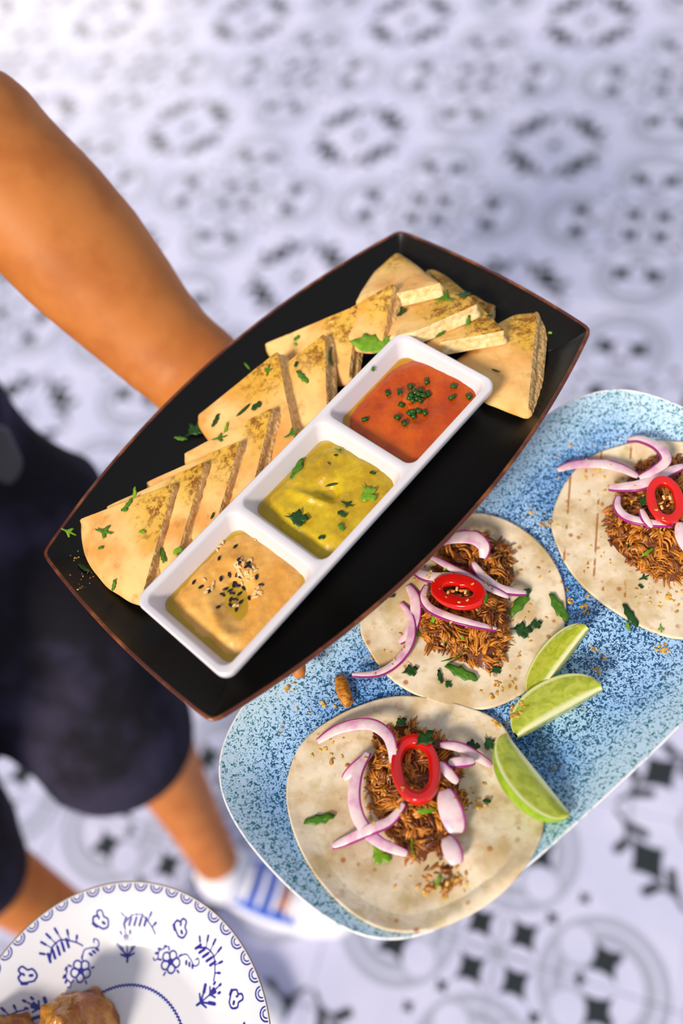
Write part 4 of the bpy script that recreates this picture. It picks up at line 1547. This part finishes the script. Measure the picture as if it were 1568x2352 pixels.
    # sneakers
    for an in (ank_l, ank_r):
        g = A3(an[0], an[1], 0)
        out = []
        L0, L1 = -.075, .205
        def outline(z, grow):
            pts = []
            for i in range(40):
                a = 2 * PI * i / 40
                u_ = (L0 + L1) / 2 + (L1 - L0) / 2 * math.cos(a)
                wd = (.046 if u_ > .07 else .038 + .008 * sm(u_, -.05, .07)) * math.copysign(abs(math.sin(a)) ** .7, math.sin(a))
                p = g + fwd_ * (u_ * (1 + grow)) + left_ * (wd * (1 + grow * 3))
                pts.append((p[0], p[1], z))
            return pts
        rg = [outline(.001, -.02), outline(.004, .03), outline(.024, .04), outline(.030, .0)]
        v, f_ = loft(rg, True, True, True)
        shoe = bpy.data.objects.new('sneaker', None); shoe.parent = t
        shoe.location = Vector(g) - Vector(t.location); shoe.empty_display_size = .05
        shoe['label'] = 'white and blue sneaker'
        COL.objects.link(shoe)
        obj('sole', v, f_, MT['shoe_white'], shoe)
        rg = []
        for k in range(7):
            q = k / 6
            ring = []
            for i, p in enumerate(outline(0, -.03)):
                p = np.array(p); lx = float((p - g) @ fwd_); ly = float((p - g) @ left_)
                top = .105 - .075 * sm(lx, .0, .19)
                tgt = g + fwd_ * (.0 + (lx - .0) * (.42 if lx < .05 else .62)) + left_ * ly * .62
                z = .026 + (top - .026) * q
                pp = p * (1 - q ** 2 * .75) + tgt * q ** 2 * .75
                ring.append((pp[0], pp[1], z))
            rg.append(ring)
        v, f_ = loft(rg, True, False, True)
        obj('upper', v, f_, MT['shoe_blue'], shoe)
        v, f_ = tube([g + fwd_ * .145 + A3(0, 0, .040), g + fwd_ * .175 + A3(0, 0, .032), g + fwd_ * .196 + A3(0, 0, .028)], [.040, .036, .024], 16, .62)
        obj('toe_cap', v, f_, MT['shoe_white'], shoe)
        v, f_ = tube([g + A3(0, 0, .085), g + A3(0, 0, .118)], [.046, .041], 18)
        obj('sock', v, f_, MT['lace'], shoe)
        for k in range(5):
            u_ = .045 + k * .022
            z = .108 - .075 * sm(u_, .0, .19)
            v, f_ = tube([g + fwd_ * u_ - left_ * .026 + A3(0, 0, z - .006), g + fwd_ * (u_ + .004) + A3(0, 0, z + .004), g + fwd_ * u_ + left_ * .026 + A3(0, 0, z - .006)], [.0045] * 3, 8)
            obj('lace', v, f_, MT['lace'], shoe)


build_person()

# ------------------------------------------------------------------ small toppings, dropped on what lies below them
bpy.context.view_layer.update()
DG = bpy.context.evaluated_depsgraph_get()


def hit(x, y):
    d = FWD + (x - CX) / F_PX * CR + (y - CY) / F_PX * CD
    ok, loc, nrm, _, ob_, _ = SC.ray_cast(DG, Vector(EYE), Vector(d).normalized())
    nrm = np.array(nrm)
    if nrm[2] < 0: nrm = -nrm
    return np.array(loc), nrm


LEAF = {
    'shred': [(-1, 0), (-.6, .16), (0, .2), (.6, .14), (1, .03), (.7, -.12), (.1, -.16), (-.6, -.12)],
    'bit': [(-1, -.2), (-.5, .55), (.2, .45), (.7, .7), (1, .0), (.5, -.55), (-.1, -.35), (-.6, -.7)],
    'leaf': [(-1, -.04), (-.55, .06), (-.42, .42), (-.20, .40), (-.02, .80), (.22, .60), (.30, .26), (.58, .50), (.78, .34), (1, .10), (.80, -.08), (.52, -.14), (.62, -.48), (.34, -.72), (.10, -.50), (-.10, -.58), (-.26, -.30), (-.52, -.12)],
    'blade': [(-1, -.14), (-.92, .16), (-.35, .24), (-.22, .36), (.15, .28), (.62, .36), (1, .10), (.86, -.10), (.55, -.06), (.35, -.30), (-.05, -.22), (-.3, -.32), (-.6, -.16)],
    'salad': [(-1, .12), (-.72, -.12), (-.40, -.42), (-.12, -.34), (.10, -.50), (.42, -.40), (.62, -.52), (.92, -.24), (1, .16), (.90, .58), (.62, .42), (.50, .16), (.30, .30), (.10, .58), (-.12, .46), (-.40, .62), (-.52, .30), (-.74, .28)],
    'fork': [(-1, .06), (-.3, .12), (.2, .62), (.42, .55), (.12, .08), (.95, .02), (.9, -.16), (.1, -.10), (.35, -.6), (.15, -.66), (-.25, -.14), (-1, -.08)],
}


def herb(label, shape, x, y, size, rot, mat='herb', group=None, curl=.25, lift=.0006, tiltx=0.0, name='herb_leaf', level=False):
    """size: half length in photograph pixels; rot: degrees in the photograph"""
    p, n = hit(x, y)
    if level: n = np.array([0, 0, 1.0])
    s = size * depth(p) / F_PX
    e = P(x + 40 * math.cos(math.radians(rot)), y + 40 * math.sin(math.radians(rot)), p[2]) - p
    e -= n * (e @ n); e /= np.linalg.norm(e)
    e = e * math.cos(tiltx) + n * math.sin(tiltx)
    b = np.cross(n, e)
    up = np.cross(e, b)
    o2 = np.array(LEAF[shape])
    o2 = resample(o2, len(o2) * 2)
    m_ = len(o2)
    def z(q): return curl * (q[0] ** 2 * .5 + q[1] ** 2 * .8 - .25 * q[0] * q[1]) * s + lift
    th = .00025 + s * .02
    ringsT = []
    V = []
    for k in (1.0, .5):
        for q in o2:
            qq = q * k
            V.append(p + e * qq[0] * s + b * qq[1] * s + up * (z(qq) + th))
    V.append(p + up * (lift + th + s * .03))
    nT = len(V)
    V += [v_ - up * th for v_ in V]
    Fc = []
    for i in range(m_):
        j = (i + 1) % m_
        Fc += [(i, j, m_ + j, m_ + i), (m_ + i, m_ + j, 2 * m_), (nT + j, nT + i, nT + m_ + i, nT + m_ + j), (nT + m_ + j, nT + m_ + i, nT + 2 * m_), (j, i, nT + i, nT + j)]
    o = obj(name, V, Fc, MT[mat])
    tag(o, label, 'herb', group)
    return o


# ---- on the pita row
H = herb
g = 'chopped herbs on the first pita wedge'
H('bright herb strip standing on the first pita wedge, near its upper edge', 'blade', 311, 1135, 18, -62, 'herb_light', tiltx=.4)
H('herb strip just below the bright one on the first pita wedge', 'blade', 297, 1158, 17, -42, 'herb')
H('small herb bit beside the brown spice on the first pita wedge', 'bit', 287, 1172, 9, 20, 'herb')
H('thin forked herb sprig left of centre on the first pita wedge', 'fork', 242, 1222, 27, 14, 'herb')
H('herb speck at the right middle of the first pita wedge', 'bit', 329, 1223, 9, 40, 'herb_light')
H('herb speck at the lower left of the first pita wedge', 'bit', 233, 1259, 7, 0, 'herb')
H('herb flake on the curved near edge of the first pita wedge', 'blade', 264, 1343, 15, -50, 'herb')
H('loose light green herb leaf lying across the brown tray rim at the left', 'fork', 158, 1222, 20, 14, 'herb_light')
H('dark herb flake on the black tray left of the first pita wedge', 'blade', 193, 1308, 18, 30, 'herb_dark')
H('upright herb leaf between the first pita wedge and the white dish', 'blade', 376, 1278, 22, 82, 'herb', tiltx=.2)
H('light herb piece against the white dish near the first pita wedge', 'bit', 409, 1266, 13, -25, 'herb_light')
H('dark herb sliver at the dish edge by the third pita wedge', 'blade', 489, 1186, 9, -60, 'herb_dark')
H('pair of herb pieces on the upper edge of the fourth pita wedge', 'fork', 506, 1007, 20, -10, 'herb')
H('light herb curl above the pair on the fourth pita wedge', 'shred', 520, 988, 20, -65, 'herb_light')
H('dark herb cluster on the black tray left of the fourth pita wedge', 'leaf', 448, 992, 26, -35, 'herb_dark', lift=.002)
H('bright herb leaf end on the tray below the dark cluster', 'blade', 416, 1009, 16, 5, 'herb')
H('narrow dark herb strip on the lower left of the fifth pita wedge', 'blade', 497, 967, 18, -50, 'herb_dark')
H('dark herb shred along the lower edge of the fifth pita wedge', 'shred', 560, 944, 22, -35, 'herb_dark')
H('ruffled herb flake at the foot of the fifth pita wedge', 'bit', 590, 934, 14, -20, 'herb_dark')
H('forked light herb sprig near the tip of the fifth pita wedge', 'fork', 616, 852, 16, -70, 'herb')
H('light green stem piece on the black tray near the forearm', 'shred', 567, 842, 11, 40, 'herb_light', curl=0)
H('broad herb leaf in the middle of the sixth pita wedge', 'blade', 695, 868, 22, 50, 'herb')
H('small dark herb flake above the broad leaf on the sixth pita wedge', 'bit', 681, 838, 8, -50, 'herb_dark')
H('herb bit at the upper edge of the sixth pita wedge', 'bit', 682, 778, 9, -20, 'herb')
H('tiny light herb bit below the upper edge of the sixth pita wedge', 'bit', 679, 792, 6, 60, 'herb_light')
H('dark herb strip in the gap between the sixth and seventh pita wedges', 'blade', 757, 820, 26, 70, 'herb_dark')
H('herb strip over the dish rim at the fifth pita wedge', 'fork', 672, 996, 21, -25, 'herb')
# far heap
H('large bright salad leaf lying over the far corner of the white dish', 'salad', 857, 806, 54, -4, 'herb_light', curl=.2, lift=.0055, tiltx=-.10, level=True)
H('small herb bit stuck to the inner wall of the far dish cup', 'leaf', 854, 846, 8, 40, 'herb')
H('curly herb sprig on top of the far pita heap', 'fork', 1020, 686, 34, -150, 'herb', curl=.4)
H('dark leafy end of the herb sprig on the far pita heap', 'leaf', 1064, 680, 20, 10, 'herb_dark')
H('herb leaf on the left of the middle far pita wedge', 'bit', 923, 720, 15, -25, 'herb_dark')
H('upright herb leaf on the lowest wedge of the far pita heap', 'blade', 1073, 740, 17, 80, 'herb')
H('dark herb bit at the right tip of the far pita heap', 'bit', 1124, 728, 8, 20, 'herb_dark')
H('yellowish herb leaf in front of the far pita heap', 'blade', 1010, 766, 14, -40, 'herb')
H('dark thin herb fleck on the large right pita wedge', 'shred', 1138, 853, 11, 15, 'herb_dark')
H('light green fleck on the bare far right of the tray', 'bit', 1264, 765, 5, 20, 'herb_light')
# green dip
H('broad light herb leaf at the left of the yellow-green dip', 'blade', 684, 1080, 31, -58, 'herb')
H('dark herb leaf with two lobes low in the yellow-green dip', 'leaf', 682, 1192, 30, 10, 'herb_dark')
H('pale jagged herb leaf at the right wall of the yellow-green dip', 'leaf', 845, 1135, 30, 60, 'herb_light')
H('dark herb sprig below the pale leaf in the yellow-green dip', 'fork', 798, 1160, 18, 20, 'herb_dark')
H('folded herb bit near the right wall of the yellow-green dip', 'bit', 786, 1182, 12, 40, 'herb_dark')
H('herb bit lowest at the right wall of the yellow-green dip', 'bit', 784, 1212, 11, 70, 'herb')
H('square dark herb bit near the bottom of the yellow-green dip', 'bit', 739, 1235, 9, 0, 'herb_dark', curl=0)
H('small forked herb at the top of the yellow-green dip', 'fork', 779, 1036, 11, 0, 'herb')
H('dark fleck under the fork at the top of the yellow-green dip', 'bit', 772, 1047, 5, 30, 'herb_dark')
H('speckled herb bit at the upper right of the yellow-green dip', 'bit', 856, 1088, 8, 20, 'herb_dark')
H('thin herb thread across the hollow of the yellow-green dip', 'shred', 762, 1113, 16, -12, 'herb_dark')
H('tiny herb fleck by the ridge of the yellow-green dip', 'shred', 756, 1066, 7, 40, 'herb_dark')
# tacos
H('long dark green herb strip right of the meat on the middle taco', 'blade', 1196, 1385, 42, -52, 'herb', curl=.1)
H('broad dark herb leaf below the long strip on the middle taco', 'leaf', 1196, 1449, 28, 10, 'herb_dark')
H('small pointed herb leaf right of the broad one on the middle taco', 'leaf', 1228, 1436, 18, -10, 'herb_dark')
H('herb strip hanging over the right edge of the middle tortilla', 'blade', 1282, 1398, 40, 62, 'herb', curl=.1)
H('dark herb leaf on the lower left of the middle tortilla', 'leaf', 941, 1543, 21, -12, 'herb_dark')
H('large bright herb leaf below the meat of the middle taco', 'blade', 1060, 1549, 42, 28, 'herb', curl=.1, lift=.0015)
H('flat herb leaf just above the large bright one on the middle taco', 'blade', 1046, 1512, 34, 8, 'herb')
H('dark folded herb left of the large bright leaf on the middle taco', 'blade', 1010, 1556, 18, 80, 'herb_dark')
H('small dark herb at the lower edge of the meat on the middle taco', 'leaf', 1028, 1572, 12, 50, 'herb_dark')
H('dark herb right of the meat foot on the middle taco', 'leaf', 1138, 1541, 16, -20, 'herb_dark')
H('light herb strip in the left of the meat on the middle taco', 'blade', 995, 1427, 16, -55, 'herb_light')
H('light herb piece at the left edge of the meat on the middle taco', 'blade', 957, 1452, 16, 65, 'herb_light')
H('light herb strip in the lower meat of the middle taco', 'blade', 1020, 1470, 13, 70, 'herb_light')
H('small light herb in the middle of the lower meat on the middle taco', 'bit', 1061, 1464, 7, 60, 'herb_light')
H('light herb curl above the chili slice of the middle taco', 'blade', 1021, 1312, 16, 60, 'herb_light')
H('herb flake lying on the right of the chili slice, middle taco', 'bit', 1113, 1374, 13, 80, 'herb')
H('dark herb under the chili slice of the middle taco', 'bit', 1062, 1404, 13, 10, 'herb_dark')
H('dark fleck on the upper left of the middle tortilla at the tray edge', 'bit', 900, 1369, 8, 0, 'herb_dark')
H('dark herb between chili and meat on the grill-marked taco', 'leaf', 1476, 1152, 17, 20, 'herb_dark')
H('light green strip low in the meat of the grill-marked taco', 'blade', 1486, 1268, 22, 2, 'herb_light', curl=0)
H('dark herb flake left of the light strip on the grill-marked taco', 'bit', 1441, 1258, 12, 30, 'herb_dark')
H('two-toned herb leaf near the lower edge of the grill-marked tortilla', 'blade', 1446, 1416, 32, 62, 'herb_dark', curl=.1)
H('light half of the two-toned herb leaf on the grill-marked tortilla', 'blade', 1441, 1440, 13, 80, 'herb_light')
H('dark herb fork below the meat of the grill-marked taco', 'fork', 1478, 1328, 14, -25, 'herb_dark')
H('dark fleck under the herb fork on the grill-marked tortilla', 'bit', 1471, 1348, 7, 50, 'herb_dark')
H('light herb fork at the bottom edge of the grill-marked tortilla', 'fork', 1517, 1446, 12, 80, 'herb_light')
H('dark green herb strip on the left of the near tortilla', 'blade', 735, 1884, 38, -8, 'herb', curl=.1)
H('dark herb leaf at the top of the meat on the near taco', 'leaf', 920, 1662, 18, -30, 'herb_dark')
H('large dark herb leaf over the upper end of the chili ring on the near taco', 'leaf', 975, 1700, 30, -35, 'herb_dark')
H('dark herb leaf beside the onion at the upper right of the near taco', 'leaf', 1082, 1715, 22, 10, 'herb_dark')
H('dark herb leaf next to the lime on the near tortilla', 'leaf', 1122, 1708, 20, 60, 'herb_dark')
H('light herb strip below the chili ring on the near taco', 'blade', 978, 1862, 26, 0, 'herb_light')
H('light herb strip in the lower meat of the near taco', 'blade', 945, 1948, 22, 78, 'herb_light')
H('pale herb bit at the foot of the meat on the near taco', 'blade', 1007, 2025, 16, -70, 'herb_light')
H('dark herb bit right of the orange meat shred on the near taco', 'bit', 1118, 1842, 10, 20, 'herb_dark')
H('broad yellow-green leaf under the large onion arc of the near taco', 'leaf', 872, 1960, 34, 50, 'herb_light')


# ---- chives on the red dip
def chive(x, y, rot, label, ln=7, rad=.0014):
    p, n = hit(x, y)
    s = depth(p) / F_PX
    e = P(x + 30 * math.cos(math.radians(rot)), y + 30 * math.sin(math.radians(rot)), p[2]) - p
    e -= n * (e @ n); e /= np.linalg.norm(e)
    L = ln * s
    c = p + n * rad * .75
    k = 10
    up = np.cross(e, np.cross(n, e))
    R = []
    b = np.cross(n, e)
    for t_, rr in ((-L, .55), (-L, .99), (-L, 1), (L, 1), (L, .99), (L, .55), (L * .6, .5)):
        R.append([c + e * t_ + (n * math.cos(2 * PI * i / k) + b * math.sin(2 * PI * i / k)) * rad * rr for i in range(k)])
    v, f_ = loft(R, True, True, True)
    return tag(obj('chive_ring', v, f_, MT['chive']), label, 'chive', 'chopped chives on the red dip')


for x, y, r_, lb in ((891, 905, 70, 'single chive ring furthest to the upper left on the red dip'),
                     (918, 903, 80, 'single chive ring between the upper left one and the big clump'),
                     (943, 891, 40, 'small chive ring just above the big clump on the red dip'),
                     (980, 878, 75, 'single chive ring highest on the red dip'),
                     (1041, 889, 5, 'chive ring near the upper right wall of the red dip'),
                     (1037, 915, -30, 'bright chive ring below the one near the upper right wall of the red dip'),
                     (1077, 913, 50, 'chive ring touching the right wall of the red dip cup'),
                     (921, 930, 20, 'single chive ring left of the big clump on the red dip'),
                     (838, 965, -15, 'lone chive ring furthest left on the red dip'),
                     (912, 961, 25, 'chive ring left of the lower clump on the red dip'),
                     (929, 975, 60, 'lowest chive ring on the red dip')):
    chive(x, y, r_, lb)
for x, y, r_ in ((942, 908, 30), (951, 902, 70), (960, 908, 15), (966, 900, 80), (956, 917, 45), (972, 911, 0), (948, 921, 65), (940, 915, 10), (982, 907, 55), (964, 922, 30)):
    chive(x, y, r_, 'chive ring in the dense middle clump on the orange-red dip')
for x, y, r_ in ((941, 950, 40), (950, 957, 75), (960, 945, 20), (975, 950, 60), (948, 946, 0)):
    chive(x, y, r_, 'chive ring in the smaller lower clump on the orange-red dip')


# ---- sesame on the hummus
def seed_mesh():
    v, f_ = tube([A3(-.0009, 0, .0004), A3(0, 0, .0005), A3(.0009, 0, .0004)], [.00050, .00078, .00055], 8, .62)
    return v, f_


def seeds(pts, mat, name, label, group, sz, singles={}):
    me = None
    for i, (x, y) in enumerate(pts):
        p, n = hit(x, y)
        if me is None:
            v, f_ = seed_mesh()
            me = mesh(name, np.array(v) * sz, f_); me.materials.append(MT[mat])
        o = bpy.data.objects.new(name, me)
        q = Vector(n).to_track_quat('Z', 'Y')
        o.rotation_mode = 'QUATERNION'
        from mathutils import Quaternion
        o.rotation_quaternion = q @ Quaternion((0, 0, 1), random.uniform(0, PI))
        o.location = Vector(p)
        COL.objects.link(o)
        tag(o, singles.get((x, y), label), 'seed', group)


blk = [(541, 1256), (504, 1283), (549, 1285), (552, 1292), (571, 1294), (566, 1302), (574, 1302), (527, 1321), (507, 1330), (545, 1320), (553, 1325), (446, 1338), (462, 1349), (481, 1358),
       (589, 1326), (600, 1344), (540, 1341), (547, 1347), (560, 1352), (537, 1345), (518, 1354), (528, 1358), (534, 1364), (511, 1367), (550, 1365), (573, 1374), (530, 1378), (541, 1378), (553, 1384), (501, 1395), (530, 1391), (543, 1400)]
seeds(blk, 'black_seed', 'black_sesame_seed', 'black sesame seed in the dark cluster around the oil pool of the hummus', 'black sesame on the hummus', 1.28,
      {(541, 1256): 'black sesame seed highest on the hummus', (504, 1283): 'black sesame seed at the upper left wall of the hummus cup',
       (446, 1338): 'black sesame seed furthest left on the hummus', (462, 1349): 'second black sesame seed from the left on the hummus',
       (481, 1358): 'third black sesame seed from the left on the hummus', (589, 1326): 'upper one of two black sesame seeds at the right of the hummus',
       (600, 1344): 'black sesame seed furthest right on the hummus', (501, 1395): 'big black sesame seed at the lower left of the oil pool',
       (507, 1330): 'black sesame seed just left of the sesame cluster on the hummus', (573, 1374): 'black sesame seed at the right of the oil pool',
       (543, 1400): 'black sesame seed lowest on the hummus'})
wr_ = random.Random(4)
wht = [(545 + wr_.gauss(0, 6), 1298 + wr_.gauss(0, 9)) for _ in range(9)] + [(563 + wr_.gauss(0, 13), 1322 + wr_.gauss(0, 14)) for _ in range(16)] + \
      [(592 + wr_.gauss(0, 9), 1362 + wr_.gauss(0, 8)) for _ in range(10)] + [(472 + wr_.gauss(0, 9), 1352 + wr_.gauss(0, 8)) for _ in range(7)] + \
      [(505, 1255), (512, 1246), (500, 1264), (587, 1239), (577, 1288), (573, 1286), (545, 1393), (538, 1391)]
pale = {}
for i_, q_ in enumerate(wht):
    pale[q_] = ('pale sesame seed in the upper part of the sesame pile on the hummus' if i_ < 9 else
                'pale sesame seed in the middle of the sesame pile on the hummus' if i_ < 25 else
                'pale sesame seed in the small patch right of the oil pool' if i_ < 35 else
                'pale sesame seed in the small patch left of the oil pool' if i_ < 42 else
                'pale sesame seed at the upper left wall of the hummus cup' if i_ < 45 else
                'lone pale sesame seed at the upper right wall of the hummus cup' if i_ == 45 else
                'pale sesame seed at the top right of the sesame pile' if i_ < 48 else
                'pale sesame seed lying in the oil pool of the hummus')
seeds(wht, 'white_seed', 'pale_sesame_seed', 'pale sesame seed on the hummus', 'pale sesame on the hummus', 1.12, pale)


# ---- crumbs
def crumb_patch(label, spots, n, seed, size=(.0006, .0019)):
    r = random.Random(seed)
    parts = []
    for i in range(n):
        cx_, cy_, sx, sy = spots[i % len(spots)]
        x, y = r.gauss(cx_, sx), r.gauss(cy_, sy)
        p, nrm = hit(x, y)
        if p[2] < 1.0 or (p[2] > 1.088 and 'tray' not in label): continue
        s = r.uniform(*size) * (1.6 if r.random() < .15 else 1)
        a = r.uniform(0, PI)
        d = A3(math.cos(a), math.sin(a), 0)
        v, f_ = tube([p - d * s * .5, p + d * s * .5 + A3(0, 0, s * .3)], [s * .8, s * .6], 6, .7)
        v = [q + A3(1, -1, 1) * s * .3 * nz(q, 900, seed) for q in v]
        parts.append((v, f_))
    v, f_ = join(parts)
    ob = tag(obj('crumbs', v, f_, MT['crumbs'], smooth=False), label, 'crumbs')
    ob['kind'] = 'stuff'


crumb_patch('yellow crumbs sprinkled over the middle tortilla', [(1180, 1500, 30, 30), (1140, 1575, 25, 15), (1150, 1300, 20, 40), (1230, 1350, 30, 60), (960, 1320, 30, 20), (1050, 1450, 60, 50), (900, 1500, 30, 40)], 110, 3, (.0004, .0011))
crumb_patch('yellow crumbs sprinkled over the grill-marked tortilla', [(1490, 1370, 25, 15), (1540, 1380, 15, 20), (1370, 1290, 25, 40), (1480, 1210, 50, 40), (1370, 1100, 40, 40), (1450, 1150, 20, 20)], 80, 5, (.0004, .0011))
crumb_patch('yellow crumbs around the meat of the near taco', [(985, 2045, 40, 12), (1060, 2010, 15, 25), (880, 1780, 30, 50), (855, 1850, 15, 30), (1090, 1840, 20, 15), (760, 1720, 40, 30)], 90, 7, (.0004, .0012))
crumb_patch('brown crumbs scattered over the blue platter', [(1230, 1180, 25, 12), (1205, 1620, 10, 10), (1180, 1640, 10, 10), (1380, 1500, 15, 10), (1370, 1540, 8, 5), (1345, 1390, 10, 10), (1250, 1205, 12, 8), (1310, 1380, 10, 10), (700, 1610, 40, 40), (1330, 1100, 60, 30), (1150, 1660, 10, 8), (1520, 1485, 8, 8)], 90, 9, (.0004, .0013))
crumb_patch('brown spice dust on the black tray beside the first pita wedge', [(205, 1320, 12, 10), (170, 1280, 15, 12), (190, 1345, 8, 8)], 26, 11, (.0002, .0006))

p, n = hit(790, 1590)
ax = P(782, 1560, p[2]) - P(800, 1612, p[2]); ax /= np.linalg.norm(ax)
cc = p + A3(0, 0, .0035)
v, f = tube([cc + ax * .0075, cc + ax * .003, cc - ax * .003, cc - ax * .008], [.0030, .0042, .0044, .0034], 14, .8)
v = [q + A3(1, .6, .8) * .0012 * nz(q, 260, 2) for q in v]
tag(obj('fried_crumb', v, f, MT['fried']), 'oblong brown fried crumb on the blue platter at the near tortilla edge', 'crumb')
